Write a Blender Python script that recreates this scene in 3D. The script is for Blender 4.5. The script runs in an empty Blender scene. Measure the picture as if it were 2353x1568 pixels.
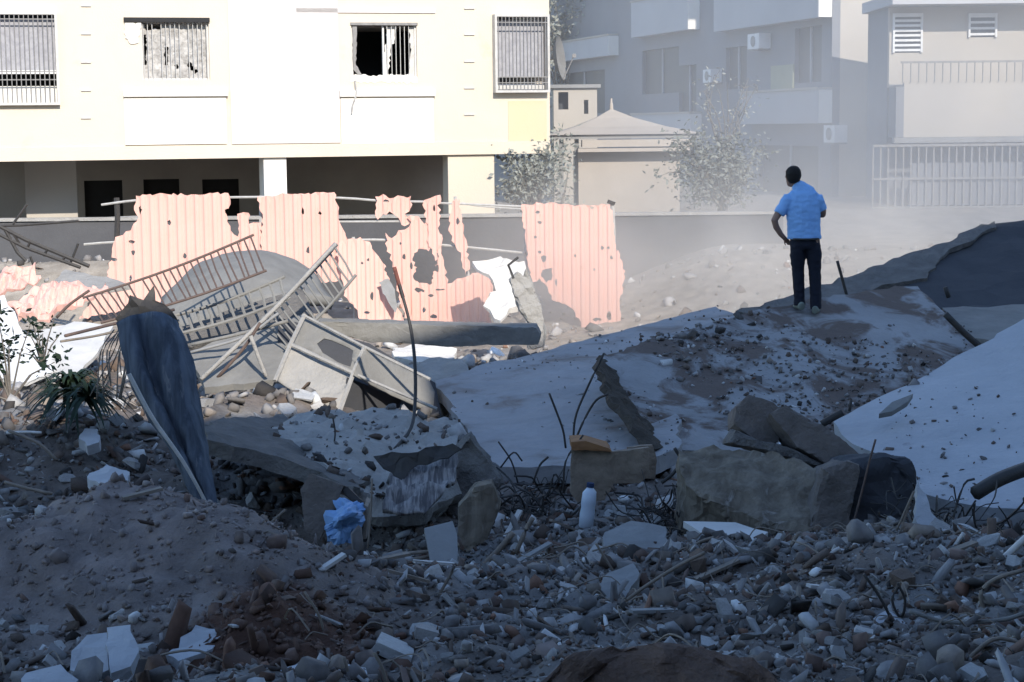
import bpy, bmesh, math, random
import numpy as np
from mathutils import Vector, Matrix, noise as mnoise
from mathutils.geometry import delaunay_2d_cdt

random.seed(7)
scn = bpy.context.scene
COL = scn.collection

# ------------------------------------------------------------------ camera
CAMZ = 3.5
W0, H0 = 2353.0, 1568.0            # picture units used for measuring
LENS = 64.0
F = W0 * LENS / 36.0
PITCH = math.atan(494.0 / F)
ROLL = 0.0110
fw = Vector((0, math.cos(PITCH), -math.sin(PITCH)))
r0 = Vector((1, 0, 0)); u0 = Vector((0, math.sin(PITCH), math.cos(PITCH)))
rt = r0 * math.cos(ROLL) - u0 * math.sin(ROLL)
up = u0 * math.cos(ROLL) + r0 * math.sin(ROLL)
cam = bpy.data.cameras.new('camera')
cam.lens = LENS; cam.sensor_width = 36.0; cam.clip_end = 2000; cam.clip_start = 0.1
camo = bpy.data.objects.new('camera', cam); COL.objects.link(camo)
M = Matrix((rt, up, -fw)).transposed().to_4x4(); M.translation = (0, 0, CAMZ)
camo.matrix_world = M
scn.camera = camo
CP = Vector((0, 0, CAMZ))

# ------------------------------------------------------------------ sky, sun, exposure
SUN_EL = math.radians(30); SUN_AZ = math.radians(16)      # azimuth to the right of straight behind the camera
tosun = Vector((math.sin(SUN_AZ) * math.cos(SUN_EL), -math.cos(SUN_AZ) * math.cos(SUN_EL), math.sin(SUN_EL)))
world = bpy.data.worlds.new('World'); scn.world = world; world.use_nodes = True
wn = world.node_tree; wn.nodes.clear()
sky = wn.nodes.new('ShaderNodeTexSky'); sky.sky_type = 'NISHITA'; sky.sun_disc = False
sky.sun_elevation = SUN_EL; sky.sun_rotation = math.atan2(tosun.x, tosun.y)
sky.air_density = 1.0; sky.dust_density = 0.2; sky.ozone_density = 2.6
bgn = wn.nodes.new('ShaderNodeBackground'); bgn.inputs['Strength'].default_value = 0.15
out = wn.nodes.new('ShaderNodeOutputWorld')
wn.links.new(sky.outputs[0], bgn.inputs[0]); wn.links.new(bgn.outputs[0], out.inputs[0])
sl = bpy.data.lights.new('sun', 'SUN'); sl.energy = 3.05; sl.angle = math.radians(0.5); sl.color = (1.0, 0.925, 0.82)
so = bpy.data.objects.new('sun', sl); COL.objects.link(so)
so.rotation_euler = tosun.to_track_quat('Z', 'Y').to_euler()
so.location = (20, -30, 40)
scn.view_settings.view_transform = 'Standard'; scn.view_settings.look = 'None'
scn.view_settings.gamma = 1.0; scn.view_settings.use_curve_mapping = False
scn.view_settings.exposure = 0.95
scn.cycles.use_denoising = True
scn.cycles.max_bounces = 6; scn.cycles.volume_bounces = 2
scn.cycles.volume_step_rate = 1.0; scn.cycles.volume_max_steps = 128

# ------------------------------------------------------------------ measuring helpers
def ray(x, y):
    return rt * ((x - W0 / 2) / F) + up * (-(y - H0 / 2) / F) + fw
def P(x, y, Y):
    d = ray(x, y); return CP + d * (Y / d.y)
def plane3(a, b, c):
    n = (b - a).cross(c - a).normalized()
    if n.dot(CP - a) < 0: n = -n
    return (a.copy(), n)
def planeY(Y, tilt=0.0, x=0, z=0.0):
    """upright plane at distance Y (at height z), leaning back by tilt (metres per metre)"""
    n = Vector((x, -1, tilt)).normalized(); return (Vector((0, Y, z)), n)
def PL(x, y, pl):
    d = ray(x, y); p0, n = pl
    return CP + d * ((p0 - CP).dot(n) / d.dot(n))

# ------------------------------------------------------------------ object helpers
XF = {}
def world_xf(o): return XF.get(o.name, Matrix())
def thing(name, label, cat, loc=(0, 0, 0), rotz=0.0, group=None):
    o = bpy.data.objects.new(name, None); COL.objects.link(o)
    o.location = loc; o.rotation_euler = (0, 0, rotz); o.empty_display_size = 0.2
    XF[o.name] = Matrix.Translation(Vector(loc)) @ Matrix.Rotation(rotz, 4, 'Z')
    return tag(o, label, cat, group)
def tag(o, label=None, cat=None, group=None, kind=None):
    if label: o['label'] = label
    if cat: o['category'] = cat
    if group: o['group'] = group
    if kind: o['kind'] = kind
    return o
def obj(name, verts, faces, mat, parent=None, local=False, smooth=False, cols=None):
    """one mesh object; verts are world coordinates unless local"""
    verts = [Vector(v) for v in verts]
    if parent is None:
        if not local:
            xs = [v.x for v in verts]; ys = [v.y for v in verts]; zs = [v.z for v in verts]
            loc = Vector(((min(xs) + max(xs)) / 2, (min(ys) + max(ys)) / 2, min(zs)))
            verts = [v - loc for v in verts]
        else: loc = Vector((0, 0, 0))
    elif not local:
        inv = world_xf(parent).inverted(); verts = [inv @ v for v in verts]
    me = bpy.data.meshes.new(name); me.from_pydata([tuple(v) for v in verts], [], faces); me.update()
    if smooth: me.polygons.foreach_set('use_smooth', [True] * len(me.polygons))
    if mat: me.materials.append(mat)
    o = bpy.data.objects.new(name, me); COL.objects.link(o)
    if parent is None:
        o.location = loc; XF[o.name] = Matrix.Translation(loc)
    else:
        o.parent = parent; XF[o.name] = world_xf(parent)
    return o
def obj_np(name, V, FI, nper, mat, cols=None, kind='stuff', parent=None):
    """large mesh from numpy arrays: V (n,3), FI flat loop indices, nper polygon sizes"""
    me = bpy.data.meshes.new(name)
    me.vertices.add(len(V)); me.vertices.foreach_set('co', np.asarray(V, np.float32).ravel())
    me.loops.add(len(FI)); me.loops.foreach_set('vertex_index', np.asarray(FI, np.int32))
    nper = np.asarray(nper, np.int32); me.polygons.add(len(nper))
    st = np.zeros(len(nper), np.int32); st[1:] = np.cumsum(nper)[:-1]
    me.polygons.foreach_set('loop_start', st)
    try: me.polygons.foreach_set('loop_total', nper)
    except Exception: pass
    me.update(calc_edges=True); me.validate()
    if cols is not None:
        a = me.color_attributes.new('col', 'FLOAT_COLOR', 'POINT')
        c4 = np.ones((len(V), 4), np.float32); c4[:, :3] = cols
        a.data.foreach_set('color', c4.ravel())
    if mat: me.materials.append(mat)
    o = bpy.data.objects.new(name, me); COL.objects.link(o)
    if parent is not None: o.parent = parent
    if kind: o['kind'] = kind
    return o
def part_copy(src, parent, loc=None, rot=None):
    c = src.copy(); COL.objects.link(c); c.parent = parent
    if loc is not None: c.location = loc
    if rot is not None: c.rotation_euler = rot
    return c

class MB:
    """collects boxes, tubes, prisms into one mesh"""
    def __init__(s): s.v = []; s.f = []
    def add(s, vs, fs):
        b = len(s.v); s.v += [Vector(v) for v in vs]; s.f += [tuple(i + b for i in f) for f in fs]; return s
    def box(s, x0, x1, y0, y1, z0, z1):
        return s.add([(x0,y0,z0),(x1,y0,z0),(x1,y1,z0),(x0,y1,z0),(x0,y0,z1),(x1,y0,z1),(x1,y1,z1),(x0,y1,z1)],
                     [(3,2,1,0),(4,5,6,7),(0,1,5,4),(1,2,6,5),(2,3,7,6),(3,0,4,7)])
    def bar(s, a, b, w, h=None, upv=Vector((0, 0, 1))):
        a = Vector(a); b = Vector(b); h = h or w; d = (b - a).normalized()
        if abs(d.dot(upv)) > 0.95: upv = Vector((0, 1, 0))
        sd = d.cross(upv).normalized() * (w / 2); uu = sd.cross(d).normalized() * (h / 2)
        vs = [p + q for p in (a, b) for q in (-sd - uu, sd - uu, sd + uu, -sd + uu)]
        return s.add(vs, [(0,1,2,3),(7,6,5,4),(0,4,5,1),(1,5,6,2),(2,6,7,3),(3,7,4,0)])
    def tube(s, pts, r, n=6, r2=None):
        pts = [Vector(p) for p in pts]; b = len(s.v); m = len(pts)
        for i, p in enumerate(pts):
            d = (pts[min(i + 1, m - 1)] - pts[max(i - 1, 0)]).normalized()
            ref = Vector((0, 0, 1)) if abs(d.z) < 0.9 else Vector((1, 0, 0))
            a = d.cross(ref).normalized(); c = a.cross(d).normalized()
            rr = r if r2 is None else r + (r2 - r) * i / max(1, m - 1)
            for k in range(n):
                t = 2 * math.pi * k / n
                s.v.append(p + a * (rr * math.cos(t)) + c * (rr * math.sin(t)))
        for i in range(m - 1):
            for k in range(n):
                k2 = (k + 1) % n
                s.f.append((b + i*n + k, b + i*n + k2, b + (i+1)*n + k2, b + (i+1)*n + k))
        s.f.append(tuple(b + k for k in reversed(range(n)))); s.f.append(tuple(b + (m-1)*n + k for k in range(n)))
        return s
    def build(s, name, mat, parent=None, local=False, smooth=False):
        return obj(name, s.v, s.f, mat, parent, local, smooth)

def smoothpts(pts, k=5):
    """Catmull-Rom through the points"""
    pts = [Vector(p) for p in pts]
    if len(pts) < 3: return pts
    q = [2*pts[0] - pts[1]] + pts + [2*pts[-1] - pts[-2]]; res = []
    for i in range(1, len(q) - 2):
        for j in range(k):
            t = j / k; a, b, c, d = q[i-1], q[i], q[i+1], q[i+2]
            res.append(0.5 * ((2*b) + (c - a)*t + (2*a - 5*b + 4*c - d)*t*t + (3*b - a - 3*c + d)*t**3))
    res.append(pts[-1]); return res

def inside(p, poly):
    x, y = p; c = False; n = len(poly)
    for i in range(n):
        x1, y1 = poly[i]; x2, y2 = poly[(i + 1) % n]
        if (y1 > y) != (y2 > y) and x < (x2 - x1) * (y - y1) / (y2 - y1) + x1: c = not c
    return c
def basis(n):
    ref = Vector((0, 0, 1)) if abs(n.z) < 0.8 else Vector((0, 1, 0))
    v = (ref - n * ref.dot(n)).normalized(); u = v.cross(n).normalized(); return u, v
def jag_edge(poly, step, amp, rnd):
    res = []; n = len(poly)
    for i in range(n):
        a = Vector(poly[i]); b = Vector(poly[(i + 1) % n]); d = b - a; L = d.length
        if L < 1e-6: continue
        k = max(1, int(L / step)); pn = Vector((-d.y, d.x)) / L
        for j in range(k):
            t = j / k
            q = a + d * t
            if j > 0: q += pn * rnd.uniform(-amp, amp) + d / L * rnd.uniform(-.3, .3) * step
            res.append((q.x, q.y))
    return res
def sheet(name, px, pl, mat, parent=None, holes=(), thick=0.1, sp=0.12, step=0.15, jag=0.02, disp=None, rough=0.0,
          rscale=2.0, seed=1, smooth=False, spy=None, verts_out=None):
    """a slab or a sheet: outline (measured in the picture) laid into the plane pl, with real thickness,
       broken edges, holes and relief"""
    rnd = random.Random(seed); p0, n = pl; u, v = basis(n)
    def to2(q): d = q - p0; return (d.dot(u), d.dot(v))
    poly = [to2(PL(x, y, pl)) for x, y in px]
    hl = [[to2(PL(x, y, pl)) for x, y in h] for h in holes]
    poly = jag_edge(poly, step, jag, rnd); hl = [jag_edge(h, step * .6, jag, rnd) for h in hl]
    spy = spy or sp; ky = sp / spy
    poly = [(a, b * ky) for a, b in poly]; hl = [[(a, b * ky) for a, b in h] for h in hl]; spy = sp
    pts = [Vector(q) for q in poly]; edges = [(i, (i + 1) % len(poly)) for i in range(len(poly))]
    for h in hl:
        b = len(pts); pts += [Vector(q) for q in h]; edges += [(b + i, b + (i + 1) % len(h)) for i in range(len(h))]
    xs = [q[0] for q in poly]; ys = [q[1] for q in poly]
    x = math.floor(min(xs) / sp) * sp
    while x < max(xs):
        y = min(ys) + spy * .37
        while y < max(ys):
            q = (x + (rnd.uniform(-.2, .2) * sp if disp is None else 0), y + rnd.uniform(-.2, .2) * spy)
            if inside(q, poly) and not any(inside(q, h) for h in hl): pts.append(Vector(q))
            y += spy
        x += sp
    rv, re, rf, _, _, _ = delaunay_2d_cdt(pts, edges, [], 1, 1e-5)
    tris = []
    for f in rf:
        c = sum((rv[i] for i in f), Vector((0, 0))) / len(f)
        if inside(c, poly) and not any(inside(c, h) for h in hl): tris.append(list(f))
    V = []; B = []
    rv = [Vector((q.x, q.y / ky)) for q in rv]
    for q in rv:
        w = disp(q.x, q.y) if disp else 0.0
        b = 0.0
        p = p0 + u * q.x + v * q.y
        if rough:
            w += rough * mnoise.fractal(p * rscale, 1.0, 2.0, 4)
            b = rough * .8 * mnoise.fractal(p * rscale + Vector((9, 5, 3)), 1.0, 2.0, 3)
        V.append(p + n * w); B.append(p + n * (w * (1 if disp else .3) + b - thick))
    N = len(V); cnt = {}; Fc = []
    for f in tris:
        a, b, c = rv[f[0]], rv[f[1]], rv[f[2]]
        if (b - a).cross(c - a) < 0: f = f[::-1]
        Fc.append(tuple(f)); Fc.append(tuple(i + N for i in reversed(f)))
        for i in range(len(f)):
            e = (f[i], f[(i + 1) % len(f)]); cnt[e] = cnt.get(e, 0) + 1
    for (a, b) in list(cnt):
        if (b, a) not in cnt: Fc.append((b, a, a + N, b + N))
    if verts_out is not None: verts_out.extend(V)
    return obj(name, V + B, Fc, mat, parent, smooth=smooth)

def prism(name, px, pl, depth, mat, parent=None, rough=0.02, rscale=3.0, sub=4, seed=0, vec=None):
    """a block: its front outline measured in the picture on plane pl, run back by depth, edges worn, faces uneven"""
    p0, n = pl; back = vec if vec is not None else -n * depth
    front = [PL(x, y, pl) for x, y in px]
    bm = bmesh.new()
    a = [bm.verts.new(p) for p in front]; b = [bm.verts.new(p + back) for p in front]; k = len(a)
    bm.faces.new(a); bm.faces.new(b[::-1])
    for i in range(k): bm.faces.new((a[i], b[i], b[(i+1) % k], a[(i+1) % k]))
    bmesh.ops.recalc_face_normals(bm, faces=bm.faces)
    bmesh.ops.triangulate(bm, faces=[f for f in bm.faces if len(f.verts) > 4])
    for _ in range(sub):
        L = max(e.calc_length() for e in bm.edges)
        es = [e for e in bm.edges if e.calc_length() > max(0.06, L * .45)]
        if not es: break
        bmesh.ops.subdivide_edges(bm, edges=es, cuts=1, use_grid_fill=True)
        bmesh.ops.triangulate(bm, faces=[f for f in bm.faces if len(f.verts) > 4])
    bm.normal_update()
    off = Vector((seed * 3.1, seed * 1.7, 0))
    for vv in bm.verts:
        sharp = any(e.calc_face_angle(0) > .5 for e in vv.link_edges)
        d = rough * mnoise.fractal(vv.co * rscale + off, 1.0, 2.0, 4)
        if sharp: d -= rough * abs(mnoise.noise(vv.co * rscale * 4 + off)) * 1.2
        vv.co += vv.normal * d
    bm.verts.index_update()
    V = [v.co.copy() for v in bm.verts]; Fc = [tuple(v.index for v in f.verts) for f in bm.faces]; bm.free()
    return obj(name, V, Fc, mat, parent)

def loft(name, rows, mat, parent=None, k=6, thick=0.02, rough=0.0, rscale=3, smooth=True, holes=None):
    """a bent sheet: rows of points (each a list of Vectors) joined into a smooth surface with thickness"""
    rows = [smoothpts(r, k) for r in rows]; m = len(rows[0])
    cols = [smoothpts([r[i] for r in rows], k) for i in range(m)]
    nr = len(cols[0]); G = [[cols[j][i] for j in range(m)] for i in range(nr)]
    V = []
    for i in range(nr):
        for j in range(m):
            p = G[i][j].copy()
            a = G[min(i+1, nr-1)][j] - G[max(i-1, 0)][j]; b = G[i][min(j+1, m-1)] - G[i][max(j-1, 0)]
            nn = b.cross(a); nn = nn.normalized() if nn.length > 1e-9 else Vector((0, -1, 0))
            if rough: p += nn * rough * mnoise.fractal(p * rscale, 1.0, 2.0, 4)
            V.append((p, nn))
    N = len(V); VV = [a for a, _ in V] + [a - b * thick for a, b in V]; Fc = []
    for i in range(nr - 1):
        for j in range(m - 1):
            q = (i*m + j, i*m + j + 1, (i+1)*m + j + 1, (i+1)*m + j)
            if holes and holes(i / nr, j / m): continue
            Fc.append(q); Fc.append(tuple(t + N for t in reversed(q)))
    for j in range(m - 1):
        Fc.append((j, j + N, j + 1 + N, j + 1)); t = (nr-1)*m; Fc.append((t+j+1, t+j+1+N, t+j+N, t+j))
    for i in range(nr - 1):
        Fc.append((i*m, (i+1)*m, (i+1)*m + N, i*m + N)); t = m - 1
        Fc.append(((i+1)*m + t, i*m + t, i*m + t + N, (i+1)*m + t + N))
    return obj(name, VV, Fc, mat, parent, smooth=smooth)

# ------------------------------------------------------------------ materials
def mat(name, c1, c2=None, scale=3.0, rough=0.9, bump=0.4, bscale=25.0, metal=0.0, spot=None, spot_t=0.6, spot_s=6.0,
        rnd=0.0, stretch=None, attr=False, detail=6, spec=0.3, contrast=0.25, dist=0.02, spot_w=.06):
    m = bpy.data.materials.new(name); m.use_nodes = True; nt = m.node_tree; N = nt.nodes; L = nt.links
    b = N['Principled BSDF']; b.inputs['Roughness'].default_value = rough; b.inputs['Metallic'].default_value = metal
    b.inputs['Specular IOR Level'].default_value = spec
    tc = N.new('ShaderNodeTexCoord'); src = tc.outputs['Object']
    if stretch:
        mp_ = N.new('ShaderNodeMapping'); mp_.inputs['Scale'].default_value = stretch; L.new(src, mp_.inputs[0]); src = mp_.outputs[0]
    def noise(s, d=detail, w=0.0):
        n = N.new('ShaderNodeTexNoise'); n.inputs['Scale'].default_value = s; n.inputs['Detail'].default_value = d
        n.inputs['Roughness'].default_value = 0.62; n.inputs['Distortion'].default_value = w
        L.new(src, n.inputs['Vector']); return n.outputs['Fac']
    def ramp(fac, a, bb):
        r = N.new('ShaderNodeMapRange'); r.inputs[1].default_value = a; r.inputs[2].default_value = bb; r.clamp = True
        L.new(fac, r.inputs[0]); return r.outputs[0]
    def mix(fac, a, bb, mode='MIX'):
        x = N.new('ShaderNodeMix'); x.data_type = 'RGBA'; x.blend_type = mode
        if hasattr(fac, 'node'): L.new(fac, x.inputs[0])
        else: x.inputs[0].default_value = fac
        for s, val in ((6, a), (7, bb)):
            if hasattr(val, 'node'): L.new(val, x.inputs[s])
            else: x.inputs[s].default_value = (*val, 1)
        return x.outputs[2]
    c2 = c2 or tuple(x * .7 for x in c1)
    if attr:
        at = N.new('ShaderNodeAttribute'); at.attribute_name = 'col'
        col = mix(ramp(noise(scale), .5 - contrast, .5 + contrast), at.outputs['Color'], mix(1.0, at.outputs['Color'], c2, 'MULTIPLY'))
    else:
        col = mix(ramp(noise(scale, w=.4), .5 - contrast, .5 + contrast), c1, c2)
    if spot: col = mix(ramp(noise(spot_s, 8, .6), spot_t, spot_t + spot_w), col, spot)
    if rnd:
        oi = N.new('ShaderNodeObjectInfo'); r = ramp(oi.outputs['Random'], 0, 1)
        mp = N.new('ShaderNodeMapRange'); mp.inputs[3].default_value = 1 - rnd; mp.inputs[4].default_value = 1 + rnd
        L.new(oi.outputs['Random'], mp.inputs[0])
        cc = N.new('ShaderNodeCombineColor')
        for i in range(3): L.new(mp.outputs[0], cc.inputs[i])
        col = mix(1.0, col, cc.outputs[0], 'MULTIPLY')
    L.new(col, b.inputs['Base Color'])
    if bump:
        bp = N.new('ShaderNodeBump'); bp.inputs['Strength'].default_value = bump; bp.inputs['Distance'].default_value = dist
        L.new(noise(bscale, 8), bp.inputs['Height']); L.new(bp.outputs[0], b.inputs['Normal'])
    return m

MT = {}
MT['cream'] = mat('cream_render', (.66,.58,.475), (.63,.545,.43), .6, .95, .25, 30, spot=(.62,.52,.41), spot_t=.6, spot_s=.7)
MT['white_render'] = mat('white_render', (.63,.59,.56), (.60,.56,.53), .8, .95, .2, 30)
MT['panel'] = mat('white_panel', (.74,.72,.67), (.70,.675,.62), 1.5, .9, .15, 30)
MT['yellow_render'] = mat('yellow_render', (.65,.54,.34), (.63,.54,.38), .8, .95, .2, 30)
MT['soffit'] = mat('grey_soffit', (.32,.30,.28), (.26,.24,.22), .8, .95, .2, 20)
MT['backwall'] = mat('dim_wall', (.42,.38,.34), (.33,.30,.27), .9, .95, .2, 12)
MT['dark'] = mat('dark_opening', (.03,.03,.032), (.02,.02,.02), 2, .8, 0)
MT['frame'] = mat('pale_frame', (.62,.60,.56), (.45,.43,.40), 6, .7, .2, 40)
MT['grille'] = mat('grille_paint', (.30,.29,.28), (.18,.17,.16), 9, .7, .1, 60)
MT['curtain'] = mat('grey_curtain', (.42,.42,.44), (.26,.26,.29), 8, .95, .3, 14)
MT['shutter'] = mat('torn_shutter', (.58,.56,.53), (.22,.21,.20), 9, .9, .5, 30)
MT['plaster'] = mat('broken_plaster', (.78,.75,.70), (.6,.56,.5), 7, .95, .6, 30)
MT['glass'] = mat('dark_glass', (.02,.025,.03), (.015,.018,.02), 2, .08, 0, spec=.6)
MT['pink'] = mat('salmon_sheet', (.74,.455,.39), (.70,.405,.335), 1.2, .75, .12, 50, spot=(.63,.37,.29), spot_t=.66, spot_s=3)
MT['galv'] = mat('galvanised_pipe', (.50,.49,.47), (.34,.33,.31), 12, .6, .1, 60)
MT['rust'] = mat('rusty_bar', (.16,.11,.09), (.09,.07,.065), 14, .85, .3, 80)
MT['redrust'] = mat('red_rust', (.24,.08,.06), (.12,.06,.05), 14, .85, .3, 80)
MT['blackmetal'] = mat('black_metal', (.035,.034,.035), (.06,.055,.05), 12, .6, .2, 60)
MT['cement'] = mat('grey_cement', (.30,.30,.295), (.22,.22,.22), 2, .95, .4, 20)
MT['dustgrey'] = mat('dusty_grey', (.25,.245,.23), (.17,.165,.155), 3, .95, .5, 20)
MT['dustpale'] = mat('dusty_pale', (.40,.385,.36), (.27,.26,.245), 3, .95, .8, 16, dist=.04)
MT['slab'] = mat('pale_screed', (.36,.36,.37), (.25,.25,.25), 1.6, .95, .7, 9, spot=(.18,.145,.125), spot_t=.54, spot_s=1.6, dist=.03, spot_w=.18)
MT['slabdirt'] = mat('dirty_screed', (.34,.34,.345), (.24,.235,.23), 1.6, .95, .8, 9, spot=(.135,.105,.09), spot_t=.455, spot_s=1.4, dist=.04, spot_w=.09)
MT['slabclean'] = mat('bluish_screed', (.46,.47,.49), (.36,.37,.39), 1.2, .95, .7, 10, spot=(.24,.24,.26), spot_t=.66, spot_s=3.0, dist=.03)
MT['darkslab'] = mat('dark_blue_grey', (.045,.047,.055), (.07,.072,.078), 1.5, .9, .5, 12)  # one dark blue-grey for slab, panels and block
MT['broken'] = mat('broken_concrete', (.20,.19,.18), (.11,.105,.10), 5, .95, 1.0, 22, dist=.04)
MT['edge'] = mat('dark_fracture', (.085,.07,.055), (.05,.043,.036), 6, .95, 1.0, 24, dist=.04)
MT['tan'] = mat('tan_concrete', (.25,.215,.17), (.115,.095,.075), 5, .95, .9, 14, spot=(.36,.33,.29), spot_t=.6, spot_s=5, dist=.03, stretch=(1.3, 1.3, .25), contrast=.16, spot_w=.15)
MT['brownstone'] = mat('brown_block', (.19,.165,.15), (.12,.105,.095), 4, .95, .8, 18, dist=.03)
MT['board'] = mat('tan_board', (.27,.22,.17), (.17,.135,.105), 7, .9, .6, 30, contrast=.15)
MT['orange'] = mat('orange_wood', (.30,.15,.06), (.2,.10,.05), 6, .8, .3, 30)
MT['wood'] = mat('grey_wood', (.28,.24,.20), (.17,.145,.12), 6, .9, .4, 40)
MT['white'] = mat('white_paint', (.74,.74,.73), (.60,.60,.60), 4, .6, .2, 30)
MT['offwhite'] = mat('dusty_white', (.62,.61,.59), (.48,.47,.45), 4, .85, .3, 30)
MT['bluesheet'] = mat('blue_grey_sheet', (.12,.145,.185), (.055,.068,.09), 4, .85, .4, 14, spot=(.24,.25,.27), spot_t=.6, spot_s=5, stretch=(3, 3, .35), contrast=.12, spot_w=.12)
MT['blueplastic'] = mat('blue_plastic', (.20,.36,.60), (.15,.28,.5), 4, .45, .1, 20)
MT['darkblue'] = mat('dark_blue_cloth', (.035,.06,.13), (.02,.035,.08), 6, .9, .5, 20)
MT['carpet'] = mat('striped_rug', (.33,.31,.30), (.12,.115,.12), 9, .95, .6, 30, stretch=(3.5, .5, .5), contrast=.08)
MT['boulder'] = mat('brown_boulder', (.20,.135,.105), (.11,.08,.068), 5, .95, 1.0, 16, dist=.04, spot=(.2,.17,.16), spot_t=.68, spot_s=9)
MT['leafgrey'] = mat('dusty_leaf', (.30,.31,.27), (.17,.18,.16), 3, .9, 0, rnd=.1)
MT['leafgreen'] = mat('green_leaf', (.055,.085,.03), (.03,.05,.02), 3, .7, 0)
MT['leafdark'] = mat('dark_leaf', (.018,.035,.018), (.01,.02,.012), 3, .6, 0)
MT['bark'] = mat('dusty_bark', (.20,.18,.155), (.12,.11,.10), 8, .95, .5, 30)
MT['chunk'] = mat('rubble_mix', (.3,.3,.3), (.62,.62,.62), 9, .95, .3, 40, attr=True)
MT['chunkobj'] = mat('rubble_grey', (.38,.37,.36), (.25,.24,.23), 7, .95, .4, 30, rnd=.4)
MT['chunkpale'] = mat('rubble_pale', (.56,.56,.56), (.42,.42,.41), 7, .95, .7, 30, rnd=.15)
MT['chunkbrown'] = mat('rubble_brown', (.22,.165,.13), (.14,.105,.085), 7, .95, .9, 30, rnd=.3)
MT['farwall'] = mat('far_shade_grey', (.22,.23,.25), (.18,.185,.20), .5, .95, .1, 10)  # plain grey; also paints shade into the far buildings' left sides
MT['farpale'] = mat('far_sunlit_pale', (.46,.42,.365), (.40,.365,.32), .5, .95, .1, 10)  # paler tone paints sunlight into the far buildings' camera-facing sides
MT['farband'] = mat('far_balcony_front', (.46,.46,.47), (.40,.40,.41), .6, .95, .1, 10)
MT['farglass'] = mat('far_window', (.05,.055,.065), (.035,.04,.045), 2, .6, 0)
MT['olive'] = mat('olive_blind', (.34,.35,.24), (.28,.29,.2), 2, .9, .1)
MT['roofpale'] = mat('pale_roof', (.46,.41,.355), (.40,.355,.305), 2, .95, .2, 20)
# ------------------------------------------------------------------ terrain
def vnoise(x, y, seed=0):
    xi = np.floor(x).astype(np.int64); yi = np.floor(y).astype(np.int64); fx = x - xi; fy = y - yi
    fx = fx * fx * (3 - 2 * fx); fy = fy * fy * (3 - 2 * fy)
    def h(a, b):
        n = (a * 374761393 + b * 668265263 + seed * 982451653) & 0x7fffffff
        n = ((n ^ (n >> 13)) * 1274126177) & 0x7fffffff
        return ((n ^ (n >> 16)) & 0xffff) / 65535.0
    return (h(xi, yi)*(1-fx) + h(xi+1, yi)*fx)*(1-fy) + (h(xi, yi+1)*(1-fx) + h(xi+1, yi+1)*fx)*fy - .5
def fbm(x, y, oct=5, seed=0, g=.5):
    s = 0; a = 1.0
    for o in range(oct):
        s = s + a * vnoise(x * 2**o + 17.3*o, y * 2**o - 9.1*o, seed + o); a *= g
    return s
def sst(a, b, x):
    t = np.clip((x - a) / (b - a), 0, 1); return t * t * (3 - 2 * t)
def height(x, y, fine=True):
    x = np.asarray(x, float); y = np.asarray(y, float)
    z = np.interp(y, [3, 5, 8, 11, 12.5, 14, 17, 20, 24, 28], [1.0, 1.0, .97, .70, .46, .25, .20, .22, .15, 0])
    # soil mound on the left, its crest near y=10.5
    z = z + .56 * np.exp(-(np.abs((x + 2.05) / 1.05))**2.6 - (np.abs((y - 10.55) / .95))**2.2)
    z = z + .22 * np.exp(-((x + 3.6) / 1.2)**2 - ((y - 10.4) / 1.0)**2)
    # red soil heap
    z = z + .16 * np.exp(-((x + 1.25) / .38)**2 - ((y - 9.1) / .55)**2)
    # hollow under the broken slab
    z = z - .5 * np.exp(-((x + 1.95) / .8)**2 - ((y - 14.0) / 1.1)**2)
    z = z - .22 * np.exp(-((x + .3) / .7)**2 - ((y - 13.6) / .8)**2)
    # heap along the right edge
    z = z + .22 * np.exp(-((x - 3.1) / .9)**2 - ((y - 11.6) / 1.2)**2)
    # left middle heap
    z = z + .50 * np.exp(-((x + 4.6) / 2.2)**2 - ((y - 17.8) / 1.8)**2)
    z = z + .30 * np.exp(-((x + 2.4) / 1.3)**2 - ((y - 19.3) / 1.4)**2)
    # street rises on the far right
    z = z + 1.15 * sst(28.5, 34.5, y) * sst(0.5, 4.5, x) + .25 * sst(36, 50, y) * sst(0, 6, x)
    # heap of earth before the low wall on the left
    z = z + .85 * np.exp(-((y - 33.4) / 1.3)**2) * (1 - sst(-6.5, -3.0, x)) + .3 * np.exp(-((y - 33.6) / 1.2)**2) * (1 - sst(0.5, 3.0, x))
    site = 1 - sst(33.5, 36, y); near = 1 - sst(14, 26, y)
    amp = (.10 + .10 * near) * site
    z = z + amp * fbm(x * .9, y * .9, 3, 3)
    if fine: z = z + (.055 * near + .03) * site * fbm(x * 5, y * 5, 4, 11, .6)
    return z
def hz(x, y): return float(height(np.array([x]), np.array([y]))[0])

xs = np.concatenate([np.linspace(-400, -20, 14), np.linspace(-18, -5.2, 60), np.arange(-5, 5.01, .042), np.linspace(5.2, 18, 60), np.linspace(20, 400, 14)])
ys = np.concatenate([np.linspace(-400, 0, 10), np.linspace(2, 6.4, 12), np.arange(6.5, 18, .045), np.arange(18, 37, .09), np.linspace(37.5, 60, 30), np.linspace(65, 500, 16)])
GX, GY = np.meshgrid(xs, ys); GZ = height(GX, GY)
V = np.stack([GX.ravel(), GY.ravel(), GZ.ravel()], 1); nx = len(xs); ny = len(ys)
ii = (np.arange(ny - 1)[:, None] * nx + np.arange(nx - 1)[None, :]).ravel()
FI = np.stack([ii, ii + 1, ii + 1 + nx, ii + nx], 1).ravel()
X = V[:, 0]; Yv = V[:, 1]
dirt = np.array([.215, .185, .165]); greyd = np.array([.27, .265, .26]); red = np.array([.105, .055, .038]); paved = np.array([.40, .36, .31])
t = sst(-.25, .25, fbm(X * .8, Yv * .8, 4, 21))[:, None]
C = dirt * (1 - t) + greyd * t
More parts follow.
